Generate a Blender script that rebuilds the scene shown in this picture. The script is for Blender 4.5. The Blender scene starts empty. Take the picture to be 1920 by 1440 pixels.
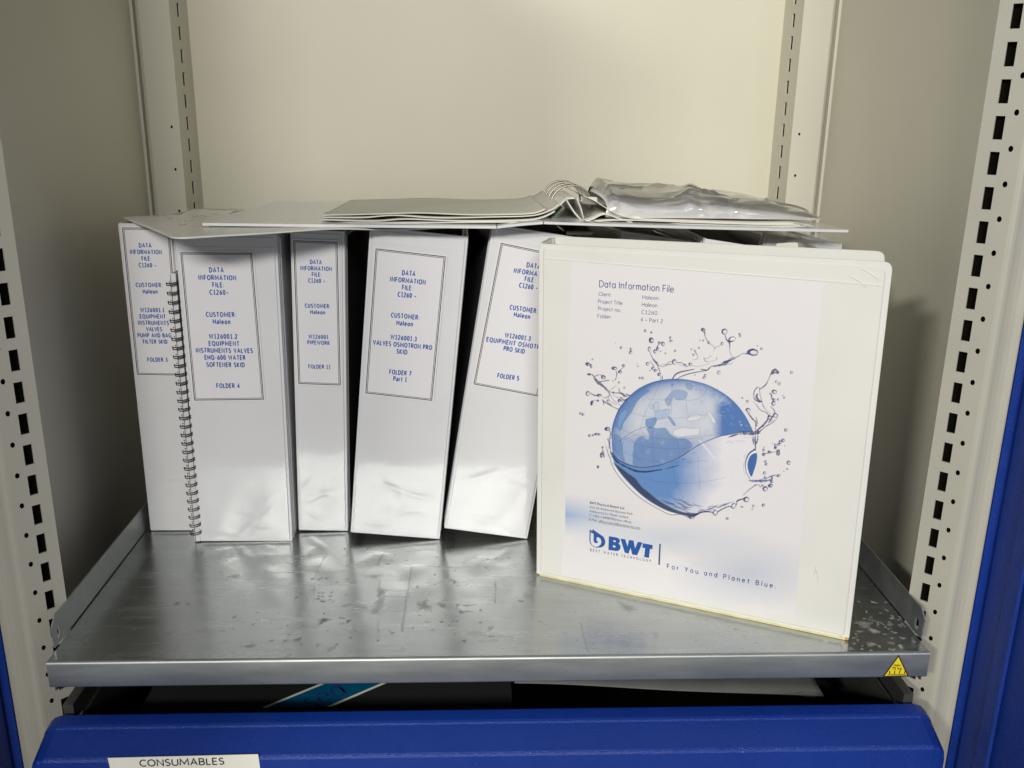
import bpy, bmesh, math, random
import numpy as np
from mathutils import Vector, Matrix, Euler

# ------------------------------------------------------------------ camera, world, light, exposure
scene = bpy.context.scene
COL = scene.collection
CAM_LOC = Vector((-0.01786, -0.68008, 0.42143))
CAM_ROT = Euler((1.27548, -0.01247, -0.03854), 'XYZ')
FPX = 1744.66
cd = bpy.data.cameras.new('camera'); cam = bpy.data.objects.new('camera', cd); COL.objects.link(cam)
cam.location = CAM_LOC; cam.rotation_euler = CAM_ROT
cd.sensor_width = 36; cd.lens = FPX/1920*36; cd.clip_start = 0.02; cd.clip_end = 60
scene.camera = cam
w = bpy.data.worlds.new("World"); scene.world = w; w.use_nodes = True
bg = w.node_tree.nodes['Background']; bg.inputs[0].default_value = (0.93, 0.95, 0.91, 1); bg.inputs[1].default_value = 0.25
def lamp(name, loc, target, sx, sy, power, col):
    ld = bpy.data.lights.new(name, 'AREA'); ld.shape = 'RECTANGLE'; ld.size = sx; ld.size_y = sy
    ld.energy = power; ld.color = col
    o = bpy.data.objects.new(name, ld); COL.objects.link(o); o.location = loc
    o.rotation_euler = (Vector(target)-Vector(loc)).to_track_quat('-Z', 'Y').to_euler()
    return o
lamp('ceiling_batten_lamp', (-0.30, -3.9, 1.82), (0.0, 0.2, 0.2), 1.7, 0.30, 122, (1.0, 0.985, 0.935))
lamp('left_ceiling_lamp', (-2.10, -3.2, 1.75), (0.1, 0.2, 0.2), 0.5, 0.20, 66, (1.0, 0.98, 0.90))
scene.view_settings.view_transform = 'Standard'; scene.view_settings.look = 'None'
scene.view_settings.exposure = 0.0; scene.view_settings.gamma = 1.0
scene.view_settings.use_curve_mapping = False
scene.render.engine = 'CYCLES'
scene.cycles.max_bounces = 8; scene.cycles.transparent_max_bounces = 12

CM = CAM_ROT.to_matrix()
def on_y(px, py, Y):                 # the real point at depth Y seen at a place measured in the photograph
    d = CM @ Vector(((px-960)/FPX, -(py-720)/FPX, -1)); t = (Y-CAM_LOC.y)/d.y
    return CAM_LOC + d*t
def on_z(px, py, Z=0.0):
    d = CM @ Vector(((px-960)/FPX, -(py-720)/FPX, -1)); t = (Z-CAM_LOC.z)/d.z
    return CAM_LOC + d*t

rnd = random.Random(7)
# ------------------------------------------------------------------ materials
def new_mat(name):
    m = bpy.data.materials.new(name); m.use_nodes = True
    nt = m.node_tree; b = nt.nodes['Principled BSDF']; return m, nt, b
def add_bump(nt, b, scale, strength, dist=0.001, stretch=(1, 1, 1), detail=4, kind='noise'):
    tc = nt.nodes.new('ShaderNodeTexCoord'); mp = nt.nodes.new('ShaderNodeMapping'); mp.inputs['Scale'].default_value = stretch
    nz = nt.nodes.new('ShaderNodeTexNoise'); nz.inputs['Scale'].default_value = scale; nz.inputs['Detail'].default_value = detail
    bp = nt.nodes.new('ShaderNodeBump'); bp.inputs['Strength'].default_value = strength; bp.inputs['Distance'].default_value = dist
    nt.links.new(tc.outputs['Object'], mp.inputs[0]); nt.links.new(mp.outputs[0], nz.inputs['Vector'])
    nt.links.new(nz.outputs[0], bp.inputs['Height']); nt.links.new(bp.outputs[0], b.inputs['Normal'])
    return nz, bp
def vary(nt, b, c0, c1, scale, stretch=(1, 1, 1), lo=.35, hi=.65, detail=5):
    tc = nt.nodes.new('ShaderNodeTexCoord'); mp = nt.nodes.new('ShaderNodeMapping'); mp.inputs['Scale'].default_value = stretch
    nz = nt.nodes.new('ShaderNodeTexNoise'); nz.inputs['Scale'].default_value = scale; nz.inputs['Detail'].default_value = detail
    cr = nt.nodes.new('ShaderNodeValToRGB'); cr.color_ramp.elements[0].position = lo; cr.color_ramp.elements[1].position = hi
    cr.color_ramp.elements[0].color = (*c0, 1); cr.color_ramp.elements[1].color = (*c1, 1)
    nt.links.new(tc.outputs['Object'], mp.inputs[0]); nt.links.new(mp.outputs[0], nz.inputs['Vector'])
    nt.links.new(nz.outputs[0], cr.inputs[0]); nt.links.new(cr.outputs[0], b.inputs['Base Color'])
    return cr
def simple(name, col, rough=.5, metal=0, coat=0, coat_r=.1, var=.05, vs=30, bump=0, bs=400, spec=.5):
    m, nt, b = new_mat(name)
    vary(nt, b, tuple(c*(1-var) for c in col), tuple(min(1, c*(1+var)) for c in col), vs)
    b.inputs['Roughness'].default_value = rough; b.inputs['Metallic'].default_value = metal
    b.inputs['Coat Weight'].default_value = coat; b.inputs['Coat Roughness'].default_value = coat_r
    b.inputs['Specular IOR Level'].default_value = spec
    if bump: add_bump(nt, b, bs, bump, .0006)
    return m
M = {}
M['paint'] = simple('beige_powder_coat_shaded', (.41, .393, .333), .42, var=.025, vs=9, bump=.22, bs=900)  # cabinet paint darkened for the weaker light on the front uprights
def smudge(m, lo, hi, sc):
    nt = m.node_tree; b = nt.nodes['Principled BSDF']; tc = nt.nodes.new('ShaderNodeTexCoord'); nz = nt.nodes.new('ShaderNodeTexNoise')
    nz.inputs['Scale'].default_value = sc; nz.inputs['Detail'].default_value = 9; nz.inputs['Roughness'].default_value = .7; nz.inputs['Distortion'].default_value = 1.2
    mr = nt.nodes.new('ShaderNodeMapRange'); mr.inputs[1].default_value = .35; mr.inputs[2].default_value = .68; mr.inputs[3].default_value = lo; mr.inputs[4].default_value = hi
    nt.links.new(tc.outputs['Object'], nz.inputs['Vector']); nt.links.new(nz.outputs[0], mr.inputs[0]); nt.links.new(mr.outputs[0], b.inputs['Roughness'])
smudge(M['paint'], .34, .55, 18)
M['paint_lit_back'] = simple('beige_panel_paint_lit', (.69, .662, .54), .45, var=.02, vs=6, bump=.2, bs=900)  # same cabinet paint, lightened to put the back panel's stronger light into its colour
M['paint_lit_side'] = simple('beige_side_paint_lit', (.66, .635, .535), .5, var=.02, vs=6, bump=.2, bs=900)  # same cabinet paint again, lightened in place of light on walls and rear uprights
M['slot_shade'] = simple('upright_inside_shade', (.006, .005, .004), 1.0, spec=0)  # near-black colour standing for the shade inside the uprights
M['blue'] = simple('blue_powder_coat', (.004, .030, .235), .36, var=.10, vs=5, bump=.9, bs=1000)
smudge(M['blue'], .26, .52, 12)
M['vinyl'] = simple('white_folder_vinyl', (.68, .675, .69), .34, coat=.55, coat_r=.13, var=.02, vs=12, bump=.06, bs=60)
M['vinyl_in'] = simple('grey_folder_lining', (.50, .50, .52), .5, var=.04, vs=20)
M['pocket'] = simple('clear_pocket_over_white', (.69, .685, .70), .26, coat=.8, coat_r=.085, var=.02, vs=12, bump=.05, bs=45)
M['cream'] = simple('ivory_folder_vinyl', (.70, .692, .645), .38, coat=.35, coat_r=.2, var=.025, vs=14, bump=.10, bs=70)
M['cream_edge'] = simple('yellowed_welded_edge', (.66, .60, .36), .4, coat=.3, coat_r=.2, var=.12, vs=60)
M['label'] = simple('label_paper', (.73, .71, .73), .42, coat=.25, coat_r=.25, var=.012, vs=25)
M['ink_blue'] = simple('blue_print', (.020, .080, .36), .5, var=.1, vs=300)
M['ink_navy'] = simple('navy_print', (.020, .040, .19), .5, var=.1, vs=300)
M['ink_logo'] = simple('logo_blue_print', (.012, .085, .33), .45, var=.04, vs=200)
M['ink_black'] = simple('black_print', (.018, .016, .016), .5)
M['ink_faint'] = simple('faint_pencil', (.36, .345, .30), .7)
M['paper'] = simple('white_paper', (.72, .70, .62), .8, var=.03, vs=15)
M['page_white'] = simple('pouch_paper', (.80, .79, .80), .7, var=.03, vs=15)
M['paper_grey'] = simple('greyed_plastic_sheet', (.72, .705, .65), .4, coat=.4, coat_r=.2, var=.05, vs=20, bump=.1, bs=40)
M['chrome'] = simple('nickel_ring', (.34, .32, .27), .36, metal=1)
M['wire'] = simple('dark_bronze_wire', (.05, .042, .036), .32, metal=.6)
M['yellow'] = simple('yellow_sticker', (.80, .62, .015), .35, coat=.4, var=.03)
M['white_tape'] = simple('white_label_tape', (.78, .76, .68), .35, coat=.3, var=.02)
M['green'] = simple('green_divider', (.03, .13, .05), .4, coat=.4)
M['cyan'] = simple('cyan_print', (.0, .10, .21), .35, coat=.3, var=.04)
M['dark_box'] = simple('black_box_card', (.016, .018, .018), .5)
M['steel_dark'] = simple('dull_steel_runner', (.16, .16, .15), .45, metal=.8, var=.15)
M['gap_shade'] = simple('cover_gap_shade', (.060, .061, .070), .4, coat=.35, coat_r=.3, var=.2, vs=8)  # dark colour standing for the shade in the gaps between binders
M['rust'] = simple('rust_stain', (.48, .25, .09), .7, var=.3, vs=300)
M['grey_bag'] = simple('grey_polythene', (.10, .10, .095), .5, coat=.1, var=.1, bump=.4, bs=60)

def metal_mat(name, attr, r0=.20, r1=.34):
    m, nt, b = new_mat(name)
    tc = nt.nodes.new('ShaderNodeTexCoord'); mp = nt.nodes.new('ShaderNodeMapping'); mp.inputs['Scale'].default_value = (1, 6, 6)
    n1 = nt.nodes.new('ShaderNodeTexNoise'); n1.inputs['Scale'].default_value = 14; n1.inputs['Detail'].default_value = 8
    n1.inputs['Roughness'].default_value = .65
    nt.links.new(tc.outputs['Object'], mp.inputs[0]); nt.links.new(mp.outputs[0], n1.inputs['Vector'])
    cr = nt.nodes.new('ShaderNodeValToRGB'); cr.color_ramp.elements[0].position = .3; cr.color_ramp.elements[1].position = .72
    cr.color_ramp.elements[0].color = (.38, .40, .395, 1); cr.color_ramp.elements[1].color = (.46, .48, .465, 1)
    nt.links.new(n1.outputs[0], cr.inputs[0])
    rr = nt.nodes.new('ShaderNodeMapRange'); rr.inputs[1].default_value = .3; rr.inputs[2].default_value = .7
    rr.inputs[3].default_value = r0; rr.inputs[4].default_value = r1
    nt.links.new(n1.outputs[0], rr.inputs[0])
    # fine rolling lines and pits
    mp2 = nt.nodes.new('ShaderNodeMapping'); mp2.inputs['Scale'].default_value = (12, 160, 160)
    n2 = nt.nodes.new('ShaderNodeTexNoise'); n2.inputs['Scale'].default_value = 6; n2.inputs['Detail'].default_value = 5
    nt.links.new(tc.outputs['Object'], mp2.inputs[0]); nt.links.new(mp2.outputs[0], n2.inputs['Vector'])
    n3 = nt.nodes.new('ShaderNodeTexNoise'); n3.inputs['Scale'].default_value = 9; n3.inputs['Detail'].default_value = 3
    nt.links.new(mp.outputs[0], n3.inputs['Vector'])
    b1 = nt.nodes.new('ShaderNodeBump'); b1.inputs['Strength'].default_value = .55; b1.inputs['Distance'].default_value = .00012
    b2 = nt.nodes.new('ShaderNodeBump'); b2.inputs['Strength'].default_value = .20; b2.inputs['Distance'].default_value = .0012
    nt.links.new(n3.outputs[0], b2.inputs['Height']); nt.links.new(n2.outputs[0], b1.inputs['Height'])
    nt.links.new(b2.outputs[0], b1.inputs['Normal']); nt.links.new(b1.outputs[0], b.inputs['Normal'])
    b.inputs['Metallic'].default_value = .92
    if attr:
        at = nt.nodes.new('ShaderNodeVertexColor'); at.layer_name = 'marks'
        sp = nt.nodes.new('ShaderNodeSeparateColor'); nt.links.new(at.outputs[0], sp.inputs[0])
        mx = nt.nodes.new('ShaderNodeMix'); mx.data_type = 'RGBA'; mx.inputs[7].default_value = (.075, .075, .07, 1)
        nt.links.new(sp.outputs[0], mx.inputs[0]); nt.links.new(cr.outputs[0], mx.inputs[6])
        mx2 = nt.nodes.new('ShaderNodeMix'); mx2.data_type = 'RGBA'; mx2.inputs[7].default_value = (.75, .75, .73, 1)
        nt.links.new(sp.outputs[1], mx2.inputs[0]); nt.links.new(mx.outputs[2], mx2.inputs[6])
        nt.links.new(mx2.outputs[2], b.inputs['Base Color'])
        ad = nt.nodes.new('ShaderNodeMath'); ad.operation = 'ADD'; nt.links.new(sp.outputs[0], ad.inputs[0]); nt.links.new(sp.outputs[1], ad.inputs[1])
        ml = nt.nodes.new('ShaderNodeMath'); ml.operation = 'MULTIPLY_ADD'; ml.inputs[1].default_value = .35
        nt.links.new(ad.outputs[0], ml.inputs[0]); nt.links.new(rr.outputs[0], ml.inputs[2]); nt.links.new(ml.outputs[0], b.inputs['Roughness'])
        mt = nt.nodes.new('ShaderNodeMath'); mt.operation = 'MULTIPLY_ADD'; mt.inputs[1].default_value = -.9; mt.inputs[2].default_value = .92
        nt.links.new(sp.outputs[1], mt.inputs[0]); nt.links.new(mt.outputs[0], b.inputs['Metallic'])
    else:
        nt.links.new(cr.outputs[0], b.inputs['Base Color']); nt.links.new(rr.outputs[0], b.inputs['Roughness'])
    return m
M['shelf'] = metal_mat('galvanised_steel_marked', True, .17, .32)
M['galv'] = metal_mat('galvanised_steel', False)
M['lip'] = metal_mat('galvanised_steel_dull', False, .42, .55)

def plastic_mat():
    m, nt, b = new_mat('clear_plastic_film')
    nt.nodes.remove(b); out = nt.nodes['Material Output']
    tr = nt.nodes.new('ShaderNodeBsdfTransparent'); tr.inputs[0].default_value = (.93, .93, .92, 1)
    gl = nt.nodes.new('ShaderNodeBsdfGlossy'); gl.inputs['Roughness'].default_value = .09; gl.inputs[0].default_value = (1, 1, 1, 1)
    df = nt.nodes.new('ShaderNodeBsdfDiffuse'); df.inputs[0].default_value = (.78, .77, .77, 1)
    fr = nt.nodes.new('ShaderNodeFresnel'); fr.inputs[0].default_value = 1.6
    m1 = nt.nodes.new('ShaderNodeMixShader'); m1.inputs[0].default_value = .16
    m2 = nt.nodes.new('ShaderNodeMixShader')
    tc = nt.nodes.new('ShaderNodeTexCoord'); nz = nt.nodes.new('ShaderNodeTexNoise'); nz.noise_type = 'RIDGED_MULTIFRACTAL'; nz.inputs['Scale'].default_value = 24; nz.inputs['Detail'].default_value = 2.5; nz.inputs['Distortion'].default_value = .6
    bp = nt.nodes.new('ShaderNodeBump'); bp.inputs['Strength'].default_value = 1.0; bp.inputs['Distance'].default_value = .006
    nt.links.new(tc.outputs['Object'], nz.inputs['Vector']); nt.links.new(nz.outputs[0], bp.inputs['Height'])
    for n in (gl, fr): nt.links.new(bp.outputs[0], n.inputs['Normal'])
    nt.links.new(tr.outputs[0], m1.inputs[1]); nt.links.new(df.outputs[0], m1.inputs[2])
    ad = nt.nodes.new('ShaderNodeMath'); ad.operation = 'ADD'; ad.inputs[1].default_value = .08; ad.use_clamp = True; nt.links.new(fr.outputs[0], ad.inputs[0]); nt.links.new(ad.outputs[0], m2.inputs[0]); nt.links.new(m1.outputs[0], m2.inputs[1]); nt.links.new(gl.outputs[0], m2.inputs[2])
    nt.links.new(m2.outputs[0], out.inputs[0])
    return m
M['film'] = plastic_mat()
def print_mat():
    m, nt, b = new_mat('printed_cover_sheet')
    at = nt.nodes.new('ShaderNodeVertexColor'); at.layer_name = 'print'
    nt.links.new(at.outputs[0], b.inputs['Base Color'])
    b.inputs['Roughness'].default_value = .4; b.inputs['Coat Weight'].default_value = .35; b.inputs['Coat Roughness'].default_value = .22
    add_bump(nt, b, 13, .5, .0016, detail=2)
    return m
M['print'] = print_mat()

# ------------------------------------------------------------------ object helpers
def link(name, me, mat, parent=None, smooth=False):
    me.materials.clear(); me.materials.append(mat)
    if smooth:
        me.polygons.foreach_set('use_smooth', [True]*len(me.polygons))
    o = bpy.data.objects.new(name, me); COL.objects.link(o)
    if parent: o.parent = parent
    return o
def obj(name, vf, mat, parent=None, smooth=False):
    me = bpy.data.meshes.new(name); me.from_pydata([tuple(v) for v in vf[0]], [], vf[1]); me.update()
    return link(name, me, mat, parent, smooth)
def thing(name, label, cat, group=None, loc=(0, 0, 0), M3=None):
    o = bpy.data.objects.new(name, None); COL.objects.link(o); o.empty_display_size = .02
    if M3 is not None: o.matrix_world = Matrix.Translation(Vector(loc)) @ M3.to_4x4()
    else: o.location = loc
    o['label'] = label; o['category'] = cat
    if group: o['group'] = group
    return o
def join(*gs):
    V = []; F = []
    for v, f in gs:
        n = len(V); V += list(v); F += [tuple(i+n for i in q) for q in f]
    return V, F
def box(x0, x1, y0, y1, z0, z1):
    v = [(x, y, z) for x in (x0, x1) for y in (y0, y1) for z in (z0, z1)]
    f = [(0, 1, 3, 2), (4, 6, 7, 5), (0, 4, 5, 1), (2, 3, 7, 6), (0, 2, 6, 4), (1, 5, 7, 3)]
    return v, f
def round_poly(pts, rs, seg=6):
    out = []; n = len(pts)
    for i in range(n):
        p = Vector(pts[i]); a = Vector(pts[i-1]); b = Vector(pts[(i+1) % n]); r = rs[i] if hasattr(rs, '__len__') else rs
        if r <= 0: out.append(tuple(p)); continue
        d1 = (a-p).normalized(); d2 = (b-p).normalized()
        p1 = p+d1*r; p2 = p+d2*r
        for k in range(seg+1):
            t = k/seg; q = p1*(1-t)**2 + p*2*t*(1-t) + p2*t*t; out.append(tuple(q))
    return out
def slab(poly, a, b, fn, bev=0):
    """closed outline poly (2-D) extruded from a to b; fn(u,v,d) -> xyz; optional chamfer at both rims"""
    n = len(poly); c = Vector((sum(p[0] for p in poly)/n, sum(p[1] for p in poly)/n))
    if bev:
        ins = []
        for i in range(n):
            p = Vector(poly[i]); t = (Vector(poly[(i+1) % n])-Vector(poly[i-1])).normalized(); nn = Vector((-t.y, t.x))
            if nn.dot(c-p) < 0: nn = -nn
            ins.append(p+nn*bev)
        s = 1 if b > a else -1
        rings = [(ins, a), (poly, a+s*bev), (poly, b-s*bev), (ins, b)]
    else: rings = [(poly, a), (poly, b)]
    V = []; F = []
    for P, d in rings: V += [fn(p[0], p[1], d) for p in P]
    for k in range(len(rings)-1):
        for i in range(n):
            j = (i+1) % n; F.append((k*n+i, k*n+j, (k+1)*n+j, (k+1)*n+i))
    F.append(tuple(range(n-1, -1, -1))); F.append(tuple(range((len(rings)-1)*n, len(rings)*n)))
    return V, F
def grid(fn, nu, nv):
    V = [fn(i/nu, j/nv) for j in range(nv+1) for i in range(nu+1)]
    F = [(j*(nu+1)+i, j*(nu+1)+i+1, (j+1)*(nu+1)+i+1, (j+1)*(nu+1)+i) for j in range(nv) for i in range(nu)]
    return V, F
def solid_grid(fn, nu, nv, th):
    """grid surface given thickness th downwards (z), with closed rim"""
    V, F = grid(fn, nu, nv); n = len(V)
    V2 = V + [(v[0], v[1], v[2]-th) for v in V]
    F2 = F + [tuple(i+n for i in reversed(q)) for q in F]
    rim = [i for i in range(nu+1)] + [(j+1)*(nu+1)-1 for j in range(1, nv+1)] + [nv*(nu+1)+i for i in range(nu-1, -1, -1)] + [j*(nu+1) for j in range(nv-1, 0, -1)]
    for k in range(len(rim)):
        a = rim[k]; b = rim[(k+1) % len(rim)]; F2.append((b, a, a+n, b+n))
    return V2, F2
def tube(pts, r, seg=8, closed=False):
    P = [Vector(p) for p in pts]; n = len(P); V = []; F = []; up = None
    for i in range(n):
        if closed: t = (P[(i+1) % n]-P[i-1]).normalized()
        else: t = (P[min(i+1, n-1)]-P[max(i-1, 0)]).normalized()
        if up is None:
            up = t.orthogonal().normalized()
        else:
            up = (up - t*up.dot(t)).normalized()
        s = t.cross(up)
        rr = r[i] if hasattr(r, '__len__') else r
        for k in range(seg):
            a = 2*math.pi*k/seg; V.append(tuple(P[i]+(up*math.cos(a)+s*math.sin(a))*rr))
    m = n if closed else n-1
    for i in range(m):
        for k in range(seg):
            a = i*seg+k; b = i*seg+(k+1) % seg; c = ((i+1) % n)*seg
            F.append((a, b, c+(k+1) % seg, c+k))
    if not closed: F.append(tuple(range(seg-1, -1, -1))); F.append(tuple(range((n-1)*seg, n*seg)))
    return V, F
def extrude_profile(prof, axis_pts, fn):
    """open polyline profile swept between coordinates axis_pts; fn(p, s) -> xyz"""
    V = []; F = []; n = len(prof)
    for s in axis_pts: V += [fn(p, s) for p in prof]
    for k in range(len(axis_pts)-1):
        for i in range(n-1): F.append((k*n+i, k*n+i+1, (k+1)*n+i+1, (k+1)*n+i))
    return V, F
_tc = {}
def text_geo(s, bold=0.0, spacing=1.0):
    """flat letters as (verts2d, faces, x0, x1, cap height); unit size font"""
    key = (s, bold, spacing)
    if key in _tc: return _tc[key]
    c = bpy.data.curves.new('lettering', 'FONT'); c.body = s; c.size = 1; c.offset = bold; c.space_character = spacing
    c.resolution_u = 3
    o = bpy.data.objects.new('lettering', c); COL.objects.link(o)
    bpy.context.view_layer.update()
    dg = bpy.context.evaluated_depsgraph_get(); me = o.evaluated_get(dg).to_mesh()
    v = [(p.co.x, p.co.y) for p in me.vertices]; f = [tuple(p.vertices) for p in me.polygons]
    o.evaluated_get(dg).to_mesh_clear(); COL.objects.unlink(o); bpy.data.objects.remove(o); bpy.data.curves.remove(c)
    xs = [p[0] for p in v]; _tc[key] = (v, f, min(xs), max(xs)); return _tc[key]
CAP = .70
def place_text(s, uc, vc, width, cap, fn, d, bold=.012, spacing=1.0, align='C', slope=0.0):
    """letters of height cap and total width centred at (uc, vc); fn(u,v,d)"""
    v, f, x0, x1 = text_geo(s, 0.0, spacing)
    if bold > .003:      # heavier weight: the same letters laid over each other a hair apart
        vv_ = []; ff_ = []
        for q, (ox, oy) in enumerate(((-1, 0), (1, 0), (0, .6), (0, -.6))):
            n_ = len(vv_); vv_ += [(x+ox*bold*1.5, y+oy*bold*1.5) for x, y in v]; ff_ += [tuple(i+n_ for i in p) for p in f]
        nn = len(v); v = vv_; f = ff_; stag = nn
    else: stag = 0
    sx = width/(x1-x0); sy = cap/CAP
    V = []
    eps = (-.012 if abs(d) > .05 else .000012)
    for i_, (x, y) in enumerate(v):
        u = (x-(x0+x1)/2)*sx if align == 'C' else (x-x0)*sx
        V.append(fn(uc+u, vc-cap/2+y*sy+slope*u, d+(eps*(i_//stag) if stag else 0)))
    return V, f
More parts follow.
